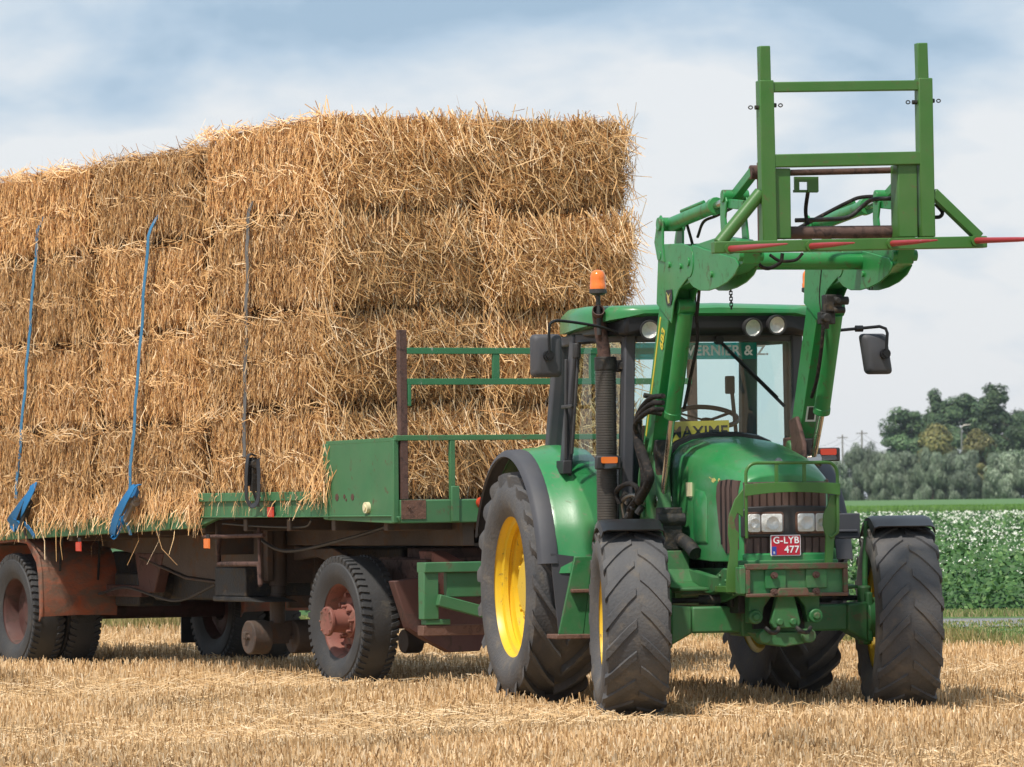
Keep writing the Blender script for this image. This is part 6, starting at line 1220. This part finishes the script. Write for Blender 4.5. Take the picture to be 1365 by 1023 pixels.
# ------------------------------------------------------------------ trees
def far_xy(px, d):
    X = px - 682.5; r = R(ROLL); return X * math.cos(r) / FPX * d + 0.0, d
def tree_meshes(kind, seed):
    global rng
    rng = np.random.default_rng(seed); r_ = random.Random(seed); tr = MB()
    if kind == 'willow':
        H_, W_ = 5.7, 2.7
        cl = []
        for i in range(60):
            a = r_.uniform(0, 6.28); t = r_.uniform(0.0, 1) ** 1.15; rad = W_ * (1 - 0.80 * max(0, t - 0.30) ** 1.3) * r_.uniform(0.35, 1.0); cl.append((math.cos(a) * rad, math.sin(a) * rad, 0.35 + t * (H_ - 0.75), r_.uniform(0.5, 0.9)))
        n = 24000; size, el = 0.060, 4.5; pal = np.array([[0.190, 0.240, 0.155], [0.135, 0.185, 0.110], [0.29, 0.34, 0.24], [0.070, 0.11, 0.058]]); pp = (.34, .3, .2, .16)
        tr.tube([(0, 0, 0), (0.05, 0, 1.0), (0.0, 0.05, 2.2)], [0.32, 0.28, 0.30], 10)
        for i in range(9): a = i * 0.7; tr.tube([(0, 0, 2.0), (math.cos(a) * 0.5, math.sin(a) * 0.5, 3.2), (math.cos(a) * 1.2, math.sin(a) * 1.2, 4.6)], [0.10, 0.06, 0.02], 6)
    else:
        H_, W_, zb0 = {'tall': (13.5, 3.6, 1.6), 'slim': (14.5, 2.3, 1.6), 'round': (7.5, 2.6, 1.2), 'broad': (10.5, 4.2, 1.2)}[kind]; cl = []
        for i in range(75):
            a = r_.uniform(0, 6.28); t = r_.uniform(0.0, 1); prof = math.sin(math.pi * min(1, 0.20 + 0.76 * t)) ** 0.55; rad = W_ * prof * r_.uniform(0.15, 1.0); cl.append((math.cos(a) * rad, math.sin(a) * rad, zb0 + t * (H_ - zb0 - 0.6), r_.uniform(0.6, 1.35) * (W_ / 3.3) ** 0.5))
        n = 20000; size, el = 0.16, 1.4
        pal = {'round': np.array([[0.165, 0.155, 0.045], [0.13, 0.13, 0.04], [0.20, 0.18, 0.06], [0.09, 0.10, 0.03]])}.get(kind, np.array([[0.068, 0.118, 0.048], [0.050, 0.092, 0.038], [0.098, 0.150, 0.064], [0.030, 0.060, 0.026]])); pp = (.34, .3, .2, .16)
        tr.tube([(0, 0, 0), (0.1, 0, H_ * 0.3), (0.0, 0.1, H_ * 0.6), (0.05, 0, H_ * 0.9)], [0.34, 0.26, 0.15, 0.04], 10)
        for i in range(12): a = i * 2.4; z = H_ * (0.22 + 0.05 * i); tr.tube([(0, 0, z), (math.cos(a) * W_ * 0.4, math.sin(a) * W_ * 0.4, z + 1.0), (math.cos(a) * W_ * 0.75, math.sin(a) * W_ * 0.75, z + 1.7)], [0.10, 0.06, 0.02], 6)
    cl = np.array(cl); k = rng.integers(0, len(cl), n); dv = rng.normal(0, 1, (n, 3)); dv /= np.linalg.norm(dv, axis=1, keepdims=True); rad = rng.uniform(0.3, 1.05, n) ** 0.6
    P = cl[k, :3] + dv * (cl[k, 3] * rad)[:, None] * np.array([[1, 1, 0.85 if kind != 'willow' else 1.15]])
    P[:, 2] = np.maximum(P[:, 2], 0.15)
    ctone = rng.uniform(0.72, 1.28, len(cl))
    tn = pal[rng.choice(4, n, p=pp)] * ctone[k][:, None] * rng.uniform(0.85, 1.15, (n, 1))
    dm = P - np.array([[0, 0, H_ * 0.42]]); dm[:, 2] *= 0.7; dm /= np.linalg.norm(dm, axis=1, keepdims=True); Nn = dv * 0.75 + dm * 0.7 + rng.normal(0, 0.32, (n, 3)); Nn /= np.linalg.norm(Nn, axis=1, keepdims=True)
    if kind == 'willow': A = np.array([[0, 0, -1.0]]) + rng.normal(0, 0.45, (n, 3)) + dv * 0.5
    else: A = np.cross(Nn, rng.normal(0, 1, (n, 3)))
    A -= Nn * (A * Nn).sum(1, keepdims=True); A /= np.linalg.norm(A, axis=1, keepdims=True); Bv = np.cross(Nn, A); s = (size * rng.uniform(0.6, 1.3, n))[:, None]
    v = np.stack([P - A * s * el, P - Bv * s * 0.6, P + A * s * el, P + Bv * s * 0.6], 1).reshape(-1, 3)
    o = quads_object('crown', v, np.arange(n)[:, None] * 4 + np.array([[0, 1, 2, 3]]), np.repeat(tn, 4, 0), 'tree_leaf', None, None); cm = o.data; bpy.data.objects.remove(o)
    o = tr.build('trunk', 'bark'); tm = o.data; bpy.data.objects.remove(o)
    return tm, cm
TM = {('willow', i): tree_meshes('willow', 50 + i) for i in range(3)}
for kd in ('tall', 'slim', 'round', 'broad'): TM[(kd, 0)] = tree_meshes(kd, 70 + len(TM)); 
TM[('tall', 1)] = tree_meshes('tall', 91)
def tree(name, kind, var, px, d, top_py, label, wpx=None, group=None, rot=0.0, base=0.0):
    x, y = far_xy(px, d); hz = 664.3 - 0.0125 * (px - 684); Hh = (hz - top_py) / FPX * d + CAMH
    tm, cm = TM[(kind, var)]; zs = np.empty(len(cm.vertices) * 3, np.float32); cm.vertices.foreach_get('co', zs); zs = zs.reshape(-1, 3); top = np.percentile(zs[:, 2], 99.8); wid = np.percentile(zs[:, 0], 98) - np.percentile(zs[:, 0], 2)
    sz = Hh / top; sx = sz if wpx is None else wpx / FPX * d / wid
    t = bpy.data.objects.new(name, None); COL.objects.link(t); t.location = (x, y, base); t.rotation_euler = (0, 0, rot); t.scale = (sx, sx, sz); tag(t, label, 'tree', group)
    for nm_, me in (('trunk', tm), ('crown', cm)): o = bpy.data.objects.new(nm_, me); COL.objects.link(o); o.parent = t
    return t
G = 'willows lining the far edge of the fields'
for i, (px, top, w_, lb) in enumerate(((1102, 612, 50, 'partly hidden behind the tractor indicator lamp'), (1146, 592, 50, 'just right of the tractor, with the tallest pointed crown'), (1176, 602, 38, 'second from the tractor, narrow crown'), (1206, 603, 44, 'below the tall dark trees at the left end of the hedge'), (1240, 599, 50, 'broad and pale, in front of the yellowing tree'), (1282, 601, 54, 'rounded and silvery, left of the gap in the row'), (1340, 602, 56, 'just right of the gap in the row'), (1384, 594, 66, 'cut off by the right edge of the photo'))):
    tree('willow_tree', 'willow', i % 3, px, 610 + (i * 37) % 40, top, 'grey-green willow ' + lb, w_, G, rot=i * 1.3)
for i, px in enumerate((905, 955, 1008, 1056, 1432, 1485, 1540)): tree('willow_tree', 'willow', (i * 2) % 3, px, 615 + (i * 29) % 40, 600 + (i * 5) % 9, 'grey-green willow ' + ('hidden behind the tractor body' if px < 1100 else 'beyond the right edge of the photo'), 56, G, rot=i * 2.3)
G2 = 'tall dark trees behind the willows'
for i, (kd, var, px, top, w_, d, lb) in enumerate((('tall', 0, 1206, 546, 62, 720, 'dark green tree at the left end of the tall group'), ('slim', 0, 1249, 521, 36, 740, 'slender dark tree with pointed top in the tall group'), ('tall', 1, 1284, 527, 78, 735, 'broad dark tree in the middle of the tall group'), ('slim', 0, 1324, 514, 54, 700, 'tallest dark tree, at the right of the group behind the willows'), ('tall', 0, 1234, 552, 56, 745, 'short dark tree behind the yellowing crown'), ('broad', 0, 1366, 548, 70, 660, 'dark tree cut off by the right edge of the photo'))):
    tree('deciduous_tree', kd, var, px, d, top, lb, w_, G2, rot=i * 2.1 + 0.4)
tree('deciduous_tree', 'round', 0, 1247, 668, 567, 'small yellow-brown tree standing above the willow row', 52, 'yellowing trees', 0.3)
tree('deciduous_tree', 'round', 0, 1302, 672, 574, 'small olive-brown tree right of the yellowing one', 48, 'yellowing trees', 2.4)
# poles
def pole(name, px, top, d, label, lamp=False):
    x, y = far_xy(px, d); hz = 664.3 - 0.0125 * (px - 684); Hh = (hz - top) / FPX * d + CAMH
    p = empty(name, (x, y, 0), 0, label, 'pole' if not lamp else 'street lamp'); MB().tube([(0, 0, 0), (0, 0, Hh)], [0.16, 0.10], 8).build('mast', 'wood' if not lamp else 'steel', p)
    if lamp: MB().tube([(0, 0, Hh), (0.3, 0, Hh + 0.25), (1.3, 0, Hh + 0.3)], 0.08, 6).build('lamp_arm', 'steel', p)
    else: MB().bar((-0.8, 0, Hh - 0.4), (0.8, 0, Hh - 0.4), 0.12, 0.12).build('crossarm', 'wood', p)
    return p, Vector((x, y, Hh))
_, w1 = pole('utility_pole', 1148, 574, 760, 'utility pole rising behind the first willows, nearer of two'); _, w0 = pole('utility_pole', 1122, 580, 820, 'fainter utility pole left of the other, close to the tractor')
pole('street_lamp', 1281, 570, 700, 'street lamp in front of the tall dark trees', True)
mb = MB(); w2 = Vector((far_xy(1215, 800)[0], 800, 8.0)); w3 = Vector((far_xy(1060, 860)[0], 860, 9.3))
for dz in (-0.3, -1.0):
    for a, b in ((w3, w0), (w0, w1), (w1, w2)):
        mb.tube([a.lerp(b, t / 8) + V3(0, 0, dz - 0.9 * (1 - (t / 4 - 1) ** 2)) for t in range(9)], 0.018, 4)
tag(mb.build('overhead_wire', 'black'), 'thin overhead wires strung between the utility poles', 'wire')

# ------------------------------------------------------------------ summer haze
hz_ = MB().box(-1000, 1000, -160, 1600, -1.1, 21.0).build('haze', 'rubber', smooth=0)
hm = bpy.data.materials.new('haze'); hm.use_nodes = True; t = hm.node_tree
for n in list(t.nodes): t.nodes.remove(n)
o = N(t, 'ShaderNodeOutputMaterial'); pv = N(t, 'ShaderNodeVolumePrincipled'); pv.inputs['Color'].default_value = (0.86, 0.92, 1.0, 1); pv.inputs['Density'].default_value = 0.00009; pv.inputs['Anisotropy'].default_value = 0.2
t.links.new(pv.outputs[0], o.inputs['Volume']); hm.use_nodes = True
hz_.data.materials.clear(); hz_.data.materials.append(hm); tag(hz_, 'thin summer haze over the fields', 'haze', kind='stuff')
